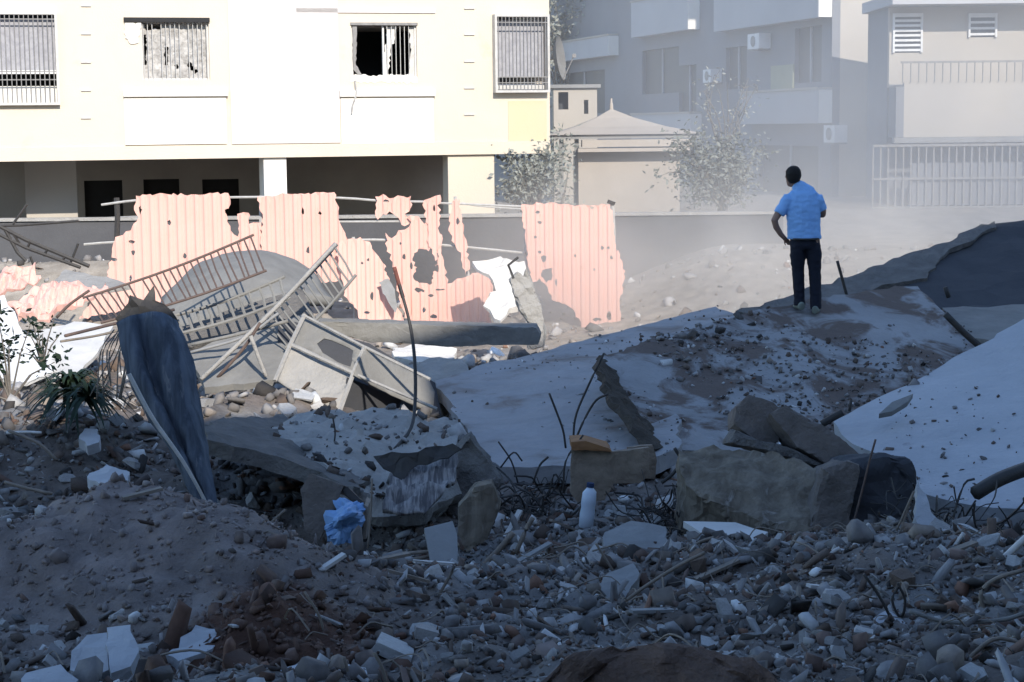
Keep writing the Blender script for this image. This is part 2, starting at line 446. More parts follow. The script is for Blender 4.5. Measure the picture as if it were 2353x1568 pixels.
mnd = np.exp(-(np.abs((X + 2.05) / 1.35))**2.4 - (np.abs((Yv - 10.3) / 1.3))**2.2)[:, None]
C = C * (1 - mnd) + np.array([.31, .26, .24]) * mnd
rd = sst(.25, .55, np.exp(-((X + 1.22) / .50)**2 - ((Yv - 8.95) / .75)**2) + .35 * fbm(X * 3, Yv * 3, 4, 5))[:, None]
C = C * (1 - rd) + red * rd
fr = sst(27, 30, Yv)[:, None]; C = C * (1 - fr) + paved * fr
dark_zone = np.exp(-(np.abs((X + 3.6) / 2.2))**3 - (np.abs((Yv - 14.3) / 2.3))**3)[:, None] * .6  # darker brown ground colour over the left rubble
C = C * (1 - dark_zone) + np.array([.07, .058, .05]) * dark_zone
C = C * .95 * (1 + .45 * fbm(X * 6, Yv * 6, 3, 8))[:, None]
MT['ground'] = mat('rubble_soil', (.3,.3,.3), (.68,.66,.64), 5, .97, .9, 30, attr=True, dist=.03)
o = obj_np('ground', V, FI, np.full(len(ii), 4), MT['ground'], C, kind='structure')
o.data.polygons.foreach_set('use_smooth', [True] * len(o.data.polygons))

# ------------------------------------------------------------------ walls with openings, in a building's own frame
def wall_mesh(u0, u1, z0, z1, openings, t=.25, y=0.0):
    us = sorted(set([u0, u1] + [min(max(a, u0), u1) for o_ in openings for a in o_[:2]]))
    zs = sorted(set([z0, z1] + [min(max(a, z0), z1) for o_ in openings for a in o_[2:4]]))
    hole = lambda u, z: any(o_[0] < u < o_[1] and o_[2] < z < o_[3] for o_ in openings)
    mb = MB(); solid = {}
    for i in range(len(us) - 1):
        for j in range(len(zs) - 1):
            if not hole((us[i] + us[i+1]) / 2, (zs[j] + zs[j+1]) / 2): solid[i, j] = 1
    for (i, j) in solid:
        a, b, c, d = us[i], us[i+1], zs[j], zs[j+1]
        mb.add([(a,y,c),(b,y,c),(b,y,d),(a,y,d)], [(0,1,2,3)]); mb.add([(a,y+t,c),(b,y+t,c),(b,y+t,d),(a,y+t,d)], [(3,2,1,0)])
        if (i-1, j) not in solid: mb.add([(a,y,c),(a,y+t,c),(a,y+t,d),(a,y,d)], [(3,2,1,0)])
        if (i+1, j) not in solid: mb.add([(b,y,c),(b,y+t,c),(b,y+t,d),(b,y,d)], [(0,1,2,3)])
        if (i, j-1) not in solid: mb.add([(a,y,c),(b,y,c),(b,y+t,c),(a,y+t,c)], [(3,2,1,0)])
        if (i, j+1) not in solid: mb.add([(a,y,d),(b,y,d),(b,y+t,d),(a,y+t,d)], [(0,1,2,3)])
    return mb
class Frame:
    def __init__(s, origin, ang):
        s.o = Vector(origin); s.a = Vector((math.cos(ang), math.sin(ang), 0)); s.n = Vector((math.sin(ang), -math.cos(ang), 0))
    def uz(s, x, y, dep=0.0):
        p = PL(x, y, (s.o - s.n * dep, s.n)); d = p - s.o; return d.dot(s.a), p.z
    def rect(s, x0, y0, x1, y1, dep=0.0):
        ym = (y0 + y1) / 2; xm = (x0 + x1) / 2
        return s.uz(x0, ym, dep)[0], s.uz(x1, ym, dep)[0], s.uz(xm, y1, dep)[1], s.uz(xm, y0, dep)[1]

# ------------------------------------------------------------------ cream apartment building
TH = math.radians(15.2)
o0 = P(198, 369, 37.0); o0.z = 0
FB = Frame(o0, TH)
bl = thing('apartment_building', 'cream apartment building on open ground floor columns behind the salmon fence', 'building', o0, TH)
SOF = FB.uz(198, 369)[1]
uL = FB.uz(-260, 300)[0]; uR = FB.uz(1264, 300)[0]
wins = {'A': FB.rect(-90, 33, 128, 238), 'B': FB.rect(325, 48, 481, 184), 'C': FB.rect(808, 54, 958, 180), 'D': FB.rect(1136, 40, 1252, 208)}
up_ = [(a, b, c + 3.05, d + 3.05) for a, b, c, d in wins.values()]
wall_mesh(uL, uR, SOF, 9.6, list(wins.values()) + up_).build('wall', MT['cream'], bl, True)
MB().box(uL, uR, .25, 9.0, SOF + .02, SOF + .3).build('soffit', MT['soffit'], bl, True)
MB().box(uL, uR, 8.7, 9.0, SOF + .3, 9.6).build('rear_wall', MT['cream'], bl, True)
MB().box(uR - .25, uR - .002, .25, 8.7, SOF + .3, 9.6).build('side_wall', MT['cream'], bl, True)
MB().box(uL, uR, -.02, 9.02, 9.6, 9.9).build('roof', MT['cement'], bl, True)
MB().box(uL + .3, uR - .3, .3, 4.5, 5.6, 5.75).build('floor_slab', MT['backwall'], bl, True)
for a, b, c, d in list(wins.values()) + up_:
    MB().box(a - .3, b + .3, 2.2, 2.25, c - .3, d + .3).build('dark_backing', MT['dark'], bl, True)  # near-black colour paints the unlit room behind each window
# projecting fields
def field(name, px, dep, m):
    a, b, c, d = FB.rect(*px, 0); return MB().box(a, b, -dep, -.003, c, d).build(name, m, bl, True)
field('central_bay', (527, -40, 778, 330), .03, MT['white_render'])
field('spandrel_panel', (286, 226, 520, 332), .04, MT['panel'])
field('spandrel_panel', (783, 226, 996, 330), .04, MT['panel'])
field('spandrel_panel', (1168, 232, 1256, 350), .012, MT['yellow_render'])
field('sill_band', (283, 208, 523, 222), .085, MT['panel'])
field('sill_band', (780, 208, 999, 222), .085, MT['panel'])
field('lintel_band', (680, 20, 1000, 30), .03, MT['white_render'])
a, b, c, d = FB.rect(0, 336, 1200, 362)
MB().box(uL, uR - .004, -.035, -.003, SOF + .002, SOF + .27).build('base_band', MT['cream'], bl, True)
# rows of small dark weep slots
for x0, x1, jl in ((186, 209, (14, 78.5, 144, 208.5, 272)), (1066, 1090, (20, 80, 142, 203, 264))):
    for y_ in jl:
        zz = FB.uz((x0 + x1) / 2, y_)[1]; ua, ub = FB.uz(x0, y_)[0], FB.uz(x1, y_)[0]
        MB().box(ua, ub, -.03, -.003, zz - .012, zz + .018).build('wall_slot', MT['frame'], bl, True)
# piers of the open ground floor
def pier(px, dep, thick, m, name='column'):
    a, b = FB.uz(px[0], 420, dep)[0], FB.uz(px[1], 420, dep)[0]
    return MB().box(a, b, dep, dep + thick, -.2, SOF + .02).build(name, m, bl, True)
pier((607, 659), .05, .75, MT['panel']); pier((1030, 1136), .05, .5, MT['cream'])
pier((58, 176), 1.95, .5, MT['farpale']); pier((-150, -60), .05, .5, MT['cream'])
bo = [FB.rect(195, 415, 283, 520, 6), FB.rect(331, 412, 414, 520, 6), FB.rect(466, 412, 551, 520, 6)]
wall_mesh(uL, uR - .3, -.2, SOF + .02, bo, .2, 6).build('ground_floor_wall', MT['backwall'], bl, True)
for a, b, c, d in bo: MB().box(a, b, 6.12, 6.16, c, d).build('dark_doorway', MT['dark'], bl, True)  # near-black sheet paints the darkness inside each doorway

def grille(win, n, parent, y=-.05, r=.009, z0=None, z1=None, skip=(), m=None, hor=()):
    a, b, c, d = win; z0 = z0 if z0 is not None else c; z1 = z1 if z1 is not None else d; src = None
    for i in range(n):
        if i in skip: continue
        u = a + (b - a) * (i + .5) / n
        if src is None:
            src = MB().tube([(0, 0, 0), (0, 0, z1 - z0)], r, 5).build('bar', m or MT['grille'], parent, True); src.location = (u, y, z0)
        else: part_copy(src, parent, (u, y, z0))
    for z in hor: MB().bar((a, y, z), (b, y, z), .02, .02).build('rail', m or MT['grille'], parent, True)
def frame(win, w, y0, y1, m, name='window', mids=()):
    a, b, c, d = win; mb = MB()
    mb.box(a, a + w, y0, y1, c, d).box(b - w, b, y0, y1, c, d).box(a + w, b - w, y0, y1, c, c + w).box(a + w, b - w, y0, y1, d - w, d)
    for u in mids: mb.box(u - w / 2, u + w / 2, y0, y1, c + w, d - w)
    return mb.build(name, m, bl, True)
# window A: caged window with a curtain, low opening under it
a, b, c, d = wins['A']; zq = FB.uz(60, 165)[1]; zr = FB.uz(60, 184)[1]
w = frame((a - .05, b + .05, c - .04, d + .04), .05, -.14, .06, MT['frame']); w['label'] = 'caged window with grey curtain at the left edge'
grille((a, b, c, d), 20, w, -.12, .011, hor=(zq, zr, d - .1))
MB().box(a, b, .10, .13, zq + .02, d - .08).build('curtain', MT['curtain'], w, True)
MB().box(a, b, .02, .06, zq - .045, zq + .03).build('transom', MT['white'], w, True)
MB().box(a, b, .14, .17, c, zr - .12).build('lower_blind', MT['panel'], w, True)
# window B: torn shutter behind bars
a, b, c, d = wins['B']
w = frame((a, b, c, d), .035, .08, .14, MT['offwhite']); w['label'] = 'shattered window with torn pale shutter under a dark shadow bar'
ua = FB.uz(284, 50)[0]
MB().box(ua, b + .02, -.06, .05, d - .03, d + .06).build('shadow_bar', MT['dark'], w, True)  # black bar painted as the shadow along the window head
grille((a, b, c, d), 15, w, .03, .008, skip=(3, 9), m=MT['frame'])
def fr_pt(px, py, dep): u_, z_ = FB.uz(px, py, dep); return FB.o + FB.a * u_ - FB.n * dep + Vector((0, 0, z_))
plB = (FB.o - FB.n * .16, FB.n)
sheet('shutter', [(327, 52), (481, 52), (481, 182), (327, 182)], plB, MT['shutter'], w, thick=.012, sp=.05, step=.06, jag=.02, rough=.05, rscale=5, seed=4,
      holes=[[(334, 56), (372, 58), (372, 68), (352, 66), (335, 70)], [(400, 150), (408, 148), (410, 158), (402, 160)], [(434, 140), (455, 165), (448, 170), (430, 150)], [(378, 110), (386, 108), (386, 150), (379, 150)], [(330, 80), (336, 80), (336, 150), (330, 150)]])
sheet('hanging_plaster', [(286, 53), (324, 53), (322, 75), (318, 98), (300, 101), (288, 88)], (FB.o + FB.n * .03, FB.n), MT['plaster'], w, thick=.025, sp=.06, step=.05, jag=.02, seed=5)
# window C: one sash gone, the other barred
a, b, c, d = wins['C']; um = FB.uz(882, 100)[0]
w = frame((a, b, c, d), .04, .06, .13, MT['offwhite'], mids=(um,)); w['label'] = 'blown out window with one black open sash'
grille((um + .03, b - .12, c, d), 6, w, .02, .008, m=MT['frame'])
MB().box(a - .02, b + .02, -.03, .04, d - .04, d + .015).build('lintel_angle', MT['grille'], w, True)
plC = (FB.o - FB.n * .10, FB.n)
sheet('torn_blind', [(886, 60), (912, 62), (906, 100), (898, 108), (896, 130), (892, 176), (880, 176), (884, 110), (888, 90)], plC, MT['plaster'], w, thick=.012, sp=.05, step=.04, jag=.025, seed=8, rough=.03)
sheet('loose_slat', [(940, 62), (955, 60), (956, 176), (938, 176), (944, 120)], plC, MT['frame'], w, thick=.012, sp=.05, step=.05, jag=.02, seed=9)
sheet('bent_frame', [(810, 60), (820, 60), (818, 150), (832, 172), (826, 176), (812, 160)], (FB.o - FB.n * .02, FB.n), MT['grille'], w, thick=.015, sp=.05, step=.05, jag=.012, seed=10)
sheet('broken_sill', [(806, 174), (840, 171), (866, 176), (900, 170), (958, 176), (960, 190), (806, 190)], (FB.o + FB.n * .01, FB.n), MT['plaster'], w, thick=.10, sp=.06, step=.05, jag=.025, seed=11)
MB().tube(smoothpts([fr_pt(816, 186, -.03), fr_pt(819, 215, -.11), fr_pt(811, 240, -.11), fr_pt(808, 262, -.07)]), .018, 5).build('hanging_strip', MT['shutter'], w)
# window D: projecting cage on the right corner
a, b, c, d = wins['D']; zq = FB.uz(1190, 178)[1]
w = frame((a - .04, b + .05, c - .05, d + .05), .05, -.22, .06, MT['frame']); w['label'] = 'caged corner window with pale curtain'
grille((a, b, c, d), 14, w, -.2, .010, hor=(zq, zq - .12, d - .12))
MB().box(a, b, .10, .13, zq, d - .05).build('curtain', MT['curtain'], w, True)
MB().box(a, b, .06, .10, c, zq - .14).build('lower_panel', MT['offwhite'], w, True)
# satellite dish on the corner
dc = fr_pt(1262, 135, -.05) + Vector((.10, .1, 0)); mb = MB(); dn = Vector((.96, -.22, .12)).normalized(); du, dv = basis(dn); n = 20
for i in range(5):
    r_ = .48 * i / 4
    for k in range(n): tt = 2*math.pi*k/n; mb.v.append(dc + du*r_*math.cos(tt) + dv*r_*math.sin(tt) + dn*(.16*(i/4)**2))
for i in range(4):
    for k in range(n): k2 = (k+1) % n; mb.f.append((i*n+k, i*n+k2, (i+1)*n+k2, (i+1)*n+k))
ds = thing('satellite_dish', 'pale satellite dish on the right corner of the cream building', 'satellite dish', dc + Vector((0, 0, -.5)))
mb.build('dish', MT['dustgrey'], ds, smooth=True)
MB().tube([dc, dc - dn*.15, dc - Vector((.22, -.05, .3))], .025, 6).build('bracket', MT['galv'], ds)
MB().tube([dc - dv*.46 + dn*.15, dc + dn*.45], .012, 5).box(*[v for q in zip(dc + dn*.45 - Vector((.04,.04,.04)), dc + dn*.45 + Vector((.04,.04,.04))) for v in q]).build('receiver_arm', MT['grille'], ds)

# ------------------------------------------------------------------ cars under the building
def car(name, label, px, Y, rotz, paint, z):
    p = P(px[0], px[1], Y); t_ = thing(name, label, 'car', (p.x, p.y, z), rotz)
    prof = [(-2.1,.35),(-2.1,.75),(-1.95,.92),(-1.35,.98),(-.75,1.42),(.55,1.45),(1.25,1.0),(1.95,.88),(2.1,.65),(2.1,.35)]
    low = [(x_, z_) for x_, z_ in prof]; mb = MB(); k = len(prof)
    hw = lambda z_: .84 if z_ < .95 else .84 - (z_ - .95) * .42
    mb.add([(x_, -hw(z_), z_) for x_, z_ in prof] + [(x_, hw(z_), z_) for x_, z_ in prof],
           [tuple(range(k)), tuple(range(2*k - 1, k - 1, -1))] + [(i, i + k, (i+1) % k + k, (i+1) % k) for i in range(k)])
    mb.build('body', paint, t_, True)
    MB().add([(-1.30,-.76,1.01),(-.74,-.64,1.40),(-.74,.64,1.40),(-1.30,.76,1.01)], [(0,1,2,3)]).build('rear_window', MT['glass'], t_, True).location = (-.02, 0, .02)
    MB().add([(1.2,-.76,1.04),(.58,-.64,1.42),(.58,.64,1.42),(1.2,.76,1.04)], [(3,2,1,0)]).build('windscreen', MT['glass'], t_, True).location = (.02, 0, .02)
    for s_ in (-1, 1):
        MB().add([(-1.0,s_*.83,1.0),(1.0,s_*.83,1.0),(.5,s_*.655,1.38),(-.7,s_*.655,1.38)], [(0,1,2,3)]).build('side_window', MT['glass'], t_, True).location = (0, s_*.012, 0)
        for x_ in (-1.3, 1.3): MB().tube([(x_, s_*.66, .32), (x_, s_*.86, .32)], .32, 16).build('wheel', MT['blackmetal'], t_, True)
    return t_
MT['carwhite'] = mat('white_car_paint', (.78,.78,.77), (.74,.74,.74), 2, .3, 0)
MT['cardark'] = mat('dark_car_paint', (.02,.03,.055), (.02,.03,.05), 2, .25, 0)
car('parked_car', 'white car parked behind the left end of the salmon fence', (300, 520), 37.55, math.radians(15), MT['carwhite'], .28)
car('parked_car', 'dark blue car in the shade under the cream building', (700, 430), 41.5, math.radians(95), MT['cardark'], .1)

# ------------------------------------------------------------------ low grey wall behind the fence
pw = [P(-200, 512, 35.4), P(700, 504, 35.6), P(1800, 493, 35.8)]
mb = MB(); w_ = .2
for i in range(2):
    a, b = pw[i].copy(), pw[i+1].copy(); ztop = (a.z, b.z); n_ = Vector((b.y - a.y, a.x - b.x, 0)).normalized()
    vs = [Vector((q.x, q.y, zz)) - n_ * s_ * w_ for q, zt in ((a, a.z), (b, b.z)) for s_ in (0, 1) for zz in (-.3, zt)]
    mb.add(vs, [(0,4,5,1),(3,7,6,2),(1,5,7,3),(0,1,3,2),(4,6,7,5)])
bw = mb.build('boundary_wall', mat('wall_cement', (.105,.105,.11), (.075,.075,.08), 1.2, .95, .3, 14))
tag(bw, 'long low grey boundary wall behind the fence and the dust', 'wall')
mb = MB()
for i in range(2):
    a, b = pw[i] + Vector((0, -.02, .006)), pw[i+1] + Vector((0, -.02, .006))
    if i: a = a + (b - a) * .0005
    mb.bar(a + Vector((0, .1, .03)), b + Vector((0, .1, .03)), .26, .06)
c_ = mb.build('coping', MT['dustpale'], bw)
# ------------------------------------------------------------------ far grey apartment block (long side in shade, short ends in sun)
ang = math.atan2(-.966, .262)
g0 = P(1910, 300, 52.0); g0.z = 0
FG = Frame(g0, ang)
gb = thing('apartment_block', 'long grey apartment block with balconies fading into the smoke', 'building', g0, ang)
ops = [(1826, 62, 1888, 190), (1668, 108, 1716, 205), (1476, 112, 1560, 215), (1745, 335, 1880, 470), (1560, 150, 1600, 260), (1290, 165, 1390, 262)]  # last opening is a dark window standing for shade under the balcony
orc = [FG.rect(*q) for q in ops]
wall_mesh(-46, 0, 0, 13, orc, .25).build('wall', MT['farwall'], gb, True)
for a, b, c, d in orc:
    w = MB().box(a, b, .14, .18, c, d).build('window', MT['farglass'], gb, True)
    MB().box((a + b) / 2 - .03, (a + b) / 2 + .03, .08, .135, c, d).build('mullion', MT['farband'], w, True)
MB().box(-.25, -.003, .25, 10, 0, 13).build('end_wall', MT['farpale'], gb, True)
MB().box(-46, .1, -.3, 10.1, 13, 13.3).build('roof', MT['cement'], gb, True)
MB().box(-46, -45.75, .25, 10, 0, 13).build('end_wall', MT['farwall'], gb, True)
def balcony(x0, x1, yt, yb, h=None):
    ua = FG.uz(x0, (yt + yb) / 2, -.42)[0]; ub = FG.uz(x1, (yt + yb) / 2, -.42)[0]
    zb = FG.uz(x1, yb, -.42)[1]; zt = zb + h if h else FG.uz(x1, yt, -.42)[1]
    bb = MB().box(ua, ub, -.42, -.003, zb, zt).build('balcony', MT['farband'], gb, True)
    MB().box(ua - .02, ub + .02, -.46, -.003, zt + .002, zt + .07).build('coping', MT['farpale'], bb, True)
    MB().box(ub + .003, ub + .03, -.41, -.004, zb + .01, zt - .01).build('sunlit_end', MT['panel'], bb, True)  # paler facing paints sunlight onto the balcony end
balcony(1292, 1397, 82, 128); balcony(1450, 1580, -20, 68); balcony(1640, 1880, -60, 40, 1.25); balcony(1700, 1880, 206, 284)
balcony(1450, 1585, 240, 330, 1.0)
a, b, c, d = FG.rect(1775, 150, 1826, 222); MB().box(a, b, -.06, -.003, c, d).build('blind', MT['olive'], gb, True)
def acbox(px, lab):
    a, b, c, d = FG.rect(*px, -.3)
    p = FG.o + FG.a * ((a + b) / 2) - FG.n * 0 + Vector((0, 0, c))
    t_ = thing('air_conditioner', lab, 'air conditioner', p, ang)
    w_ = max(.35, (b - a) / 2); h = d - c
    MB().box(-w_, w_, -.42, -.03, 0, h).build('casing', MT['white'], t_, True)
    MB().tube([(0, -.425, h/2), (0, -.44, h/2)], h*.36, 14).build('fan_cover', MT['grille'], t_, True)
    MB().box(-w_*.8, w_*.8, -.4, -.003, -.05, -.004).build('bracket', MT['grille'], t_, True)
acbox((1726, 78, 1752, 113), 'white air conditioner box under the top balcony of the grey block')
acbox((1624, 160, 1640, 190), 'white air conditioner box low on the grey block, left of the olive blind')
acbox((1906, 288, 1922, 328), 'white air conditioner box beside the lowest lit balcony end')

# ------------------------------------------------------------------ right hand building with the sunlit front
h0 = P(2058, 300, 46.0); h0.z = 0
FH = Frame(h0, 0.0)
hb = thing('balcony_house', 'pale building with louvred shutter and broad lit parapet at the right edge', 'building', h0, 0)
UR = 7.5
zt = FH.uz(2200, 10)[1]; zr_ = FH.uz(2100, 190)[1]; zp = FH.uz(2100, 316)[1]; zg = FH.uz(2200, 480)[1]
sh1 = FH.rect(2068, 26, 2138, 118); sh2 = FH.rect(2245, 26, 2312, 82)
wall_mesh(0, UR, zr_ - .1, zt, [sh1, sh2], .2, .9).build('upper_wall', MT['farpale'], hb, True)
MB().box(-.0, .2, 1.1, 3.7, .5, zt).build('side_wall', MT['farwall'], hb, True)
MB().box(0, .2, 0, .9, zp, zr_ - .1).build('side_parapet', MT['farwall'], hb, True)  # same parapet in the darker grey, its shade painted in
MB().box(-.15, UR, -.15, 3.8, zt + .002, zt + .28).build('roof_slab', MT['farband'], hb, True)
MB().box(.2, UR, .0, .18, zp, zr_).build('parapet', MT['farpale'], hb, True)
MB().box(.2, UR, .18, .9, zp - .1, zp + .1).build('balcony_floor', MT['cement'], hb, True)
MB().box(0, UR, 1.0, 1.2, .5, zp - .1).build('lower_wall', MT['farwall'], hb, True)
MB().box(-.05, UR, -.1, .15, zp - .14, zp - .004).build('beam', MT['cement'], hb, True)
for (a, b, c, d) in (sh1, sh2):
    s_ = MB().box(a, a + .05, .82, .9, c, d).box(b - .05, b, .82, .9, c, d).box(a + .05, b - .05, .82, .9, d - .04, d).build('shutter', MT['white'], hb, True)
    n_ = int((d - c) / .12); src = None
    for i in range(n_):
        z_ = c + (d - c) * (i + .5) / n_
        if src is None:
            src = MB().bar((a + .05, .86, 0), (b - .05, .86, 0), .05, .06).build('slat', MT['white'], s_, True); src.location = (0, 0, z_)
        else: part_copy(src, s_, (0, 0, z_))
    MB().box(a, b, .97, .99, c, d).build('dark_gap', MT['farglass'], s_, True)
rl = MB().bar((.1, -.05, zr_ + .50), (UR, -.05, zr_ + .50), .05).build('railing', MT['grille'], hb, True); src = None
for i in range(36):
    if src is None: src = MB().tube([(0, 0, 0), (0, 0, .5)], .016, 5).build('baluster', MT['grille'], rl, True); src.location = (.15, -.05, zr_)
    else: part_copy(src, rl, (.15 + i * .2, -.05, zr_))
gt = thing('metal_gate', 'tall barred metal gate under the lit parapet at the right', 'gate', (h0.x - .6, h0.y - .25, zg - .1), 0)
hg = zp - .15 - zg + .1
gf = MB().bar((0, 0, hg - .05), (UR, 0, hg - .05), .06).bar((0, 0, .15), (UR, 0, .15), .06).bar((0, 0, hg * .5), (UR, 0, hg * .5), .05).build('gate_frame', MT['grille'], gt, True); src = None
for i in range(40):
    if src is None: src = MB().bar((0, .035, .05), (0, .035, hg - .02), .035).build('bar', MT['grille'], gt, True)
    else: part_copy(src, gt, (i * .19, 0, 0))
MB().box(1.0, 4.2, .10, .14, .2, hg * .72).build('sheet_backing', MT['farwall'], gt, True)

# ------------------------------------------------------------------ pavilion with hipped roof
pb = P(1440, 480, 44.0); pv = thing('garden_kiosk', 'small pale kiosk with pointed hipped roof and finial', 'kiosk', (pb.x, pb.y, 1.0), 0)
def K(x, y, Y): return P(x, y, Y)
e0, e1 = K(1262, 312, 43), K(1618, 306, 43); ap = K(1405, 252, 44.8); zE = (e0.z + e1.z) / 2
cs = [Vector((e0.x, 43, zE)), Vector((e1.x, 43, zE)), Vector((e1.x, 46.6, zE)), Vector((e0.x, 46.6, zE))]
ap2 = []
# slightly concave hips
mb = MB(); rows_ = []
for t_, s_ in ((0, 1), (.35, .60), (.7, .25), (1, 0.02)):
    zc = zE + (ap.z - zE) * (t_ ** 1.15)
    rows_.append([Vector((ap.x + (c_.x - ap.x) * s_, ap.y + (c_.y - ap.y) * s_, zc)) for c_ in cs])
for r_ in rows_: mb.v += r_
for i in range(3):
    for k in range(4): k2 = (k+1) % 4; mb.f.append((i*4+k, i*4+k2, (i+1)*4+k2, (i+1)*4+k))
mb.f.append((12, 13, 14, 15)); mb.f.append((3, 2, 1, 0))
mb.build('roof', MT['roofpale'], pv)
MB().tube([ap - Vector((0, 0, .05)), ap + Vector((0, 0, .12)), ap + Vector((0, 0, .16)), ap + Vector((0, 0, .27))], .05, 8, .02).build('finial', MT['roofpale'], pv)
mb = MB(); mb.box(e0.x + .1, e1.x - .1, 43.08, 46.5, zE - .1, zE - .004); mb.build('eave_board', MT['cement'], pv)
a = K(1338, 322, 42.6); b = K(1590, 336, 42.6); c = K(1330, 366, 42.6)
MB().box(a.x, b.x, 42.62, 43.3, b.z, zE - .12).build('canopy_fascia', MT['roofpale'], pv)
MB().box(a.x - .1, b.x - .05, 42.5, 43.3, c.z + .16, b.z - .03).build('canopy_fascia', MT['roofpale'], pv)
MB().box(c.x, K(1562, 400, 42.9).x, 42.9, 46.3, .9, c.z + .14).build('wall', MT['roofpale'], pv)
for x_ in (1290, 1325): 
    q = K(x_, 330, 43.3); MB().bar((q.x, 43.3, .9), (q.x, 43.3, zE - .1), .1).build('post', MT['cement'], pv)
# small hut behind the kiosk
hp = P(1320, 240, 50.5); ht = thing('garden_hut', 'low beige hut with two openings behind the kiosk roof', 'hut', (hp.x, hp.y, .8), 0)
FK = Frame(Vector((hp.x, hp.y, 0)), 0)
r1 = FK.rect(1283, 212, 1306, 252); r2 = FK.rect(1342, 230, 1352, 262); L0 = FK.uz(1272, 240)[0]; R0 = FK.uz(1372, 240)[0]; T0 = FK.uz(1320, 203)[1]
wm = wall_mesh(L0, R0, .8, T0, [r1, r2], .2); wm.v = [v - Vector((0, 0, .8)) for v in wm.v]; wm.build('wall', MT['farpale'], ht, True)
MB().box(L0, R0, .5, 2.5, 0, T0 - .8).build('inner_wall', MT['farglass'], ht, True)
MB().box(L0 - .1, R0 + .1, -.1, 2.6, T0 - .795, T0 - .7).build('roof', MT['cement'], ht, True)

# ------------------------------------------------------------------ trees
def tree(name, label, base, h, crown_c, crown_r, leafm, nleaf, lsize, seed, group=None, twigs=10, bare=.5, trunk_r=.09):
    rnd = random.Random(seed); t_ = thing(name, label, 'tree', base, 0, group); base = Vector(base)
    tr = MB(); top = base + Vector((rnd.uniform(-.2, .2), 0, h * .5)); tr.tube(smoothpts([base, base + Vector((.06, .03, h * .25)), top]), trunk_r, 8, trunk_r * .6)
    cc = Vector(crown_c); tips = []
    for i in range(twigs):
        d = Vector((rnd.gauss(0, 1), rnd.gauss(0, 1), rnd.gauss(.35, .8))).normalized()
        e = cc + Vector((d.x * crown_r[0], d.y * crown_r[1], d.z * crown_r[2])) * rnd.uniform(.65, 1.05)
        st = base + (top - base) * rnd.uniform(.55, 1); mid = st.lerp(e, .5) + Vector((rnd.uniform(-.2, .2), rnd.uniform(-.2, .2), .12))
        pts = smoothpts([st, mid, e], 4); tr.tube(pts, trunk_r * .35, 5, .008); tips += [pts[int(len(pts) * .6)], e]
        for k in range(3):
            s0 = pts[rnd.randrange(len(pts) // 2, len(pts))]; e2 = s0 + Vector((rnd.gauss(0, .35), rnd.gauss(0, .35), rnd.gauss(.1, .3))) * max(crown_r) * .55
            tr.tube([s0, s0.lerp(e2, .5) + Vector((0, 0, .05)), e2], .012, 4, .004); tips.append(e2)
    tr.build('trunk', MT['bark'], t_)
    cr = MB()
    for i in range(nleaf):
        c = rnd.choice(tips); s_ = max(crown_r) * .16
        p = c + Vector((rnd.gauss(0, s_), rnd.gauss(0, s_), rnd.gauss(0, s_ * .8)))
        a = Vector((rnd.gauss(0, 1), rnd.gauss(0, 1), rnd.gauss(-.3, .7))).normalized(); b_ = a.cross(Vector((rnd.gauss(0,1), rnd.gauss(0,1), rnd.gauss(0,1)))).normalized()
        l = lsize * rnd.uniform(.6, 1.3); w_ = l * rnd.uniform(.35, .5)
        cr.add([p, p + a*l*.5 + b_*w_*.5, p + a*l, p + a*l*.5 - b_*w_*.5], [(0, 1, 2, 3)])
    cr.build('crown', leafm, t_)
    return t_
p = P(1235, 460, 39.6); tree('dusty_tree', 'dust covered leafy tree beside the right column of the cream building', (p.x + .1, p.y, .0), 2.6, P(1235, 395, 39.6), (1.0, .6, .5), MT['leafgrey'], 2400, .13, 3, twigs=14)
p = P(1650, 480, 38.6); tree('dusty_tree', 'pale dust covered tree between the kiosk and the man', (p.x, p.y, 1.2), 1.9, P(1650, 395, 38.6), (1.1, .8, .9), MT['leafgrey'], 2800, .12, 5, twigs=26)
p = P(1665, 330, 43.0); tree('bare_tree', 'thin bare tree rising before the grey block', (p.x, p.y, 1.2), 3.4, P(1665, 230, 43.0), (.8, .6, .75), MT['leafgrey'], 160, .10, 9, twigs=12, trunk_r=.06)
p = P(1330, 150, 78.0); tree('tall_tree', 'tall pale tree at the top left of the grey block', (p.x - .6, p.y, .5), 9, P(1325, 20, 76), (2.2, 1.5, 2.3), MT['leafgrey'], 2600, .28, 12, twigs=26, trunk_r=.18)
p = P(1400, 150, 92.0); tree('tall_tree', 'darker tall tree behind the highest left balcony', (p.x + .5, p.y + 4, .5), 10, P(1400, 20, 95), (4.6, 2.0, 3.6), mat('far_leaf', (.10,.11,.085), (.06,.065,.055), 2, .9, 0), 5200, .34, 14, twigs=34, trunk_r=.2)

# a taller block behind the trees closes the street
q0 = P(1200, 300, 120); qb = thing('tower_block', 'hazy blue grey tower block behind the trees', 'building', (q0.x, q0.y, 0), 0)
rects = [(a_, a_ + 1.6, z_, z_ + 1.5) for a_ in (1.5, 5.0, 8.5, 12) for z_ in (2.2, 5.3, 8.4, 11.5, 14.6)]
wall_mesh(0, 24, 0, 24, rects, .3).build('wall', MT['farwall'], qb, True)
for a, b, c, d in rects: MB().box(a, b, .15, .2, c, d).build('window', MT['farglass'], qb, True)
MB().box(0, 24, .5, 10, 24, 24.3).build('roof', MT['cement'], qb, True)
MB().box(0, .3, .3, 10, 0, 24).box(23.7, 24, .3, 10, 0, 24).build('side_wall', MT['farwall'], qb, True)

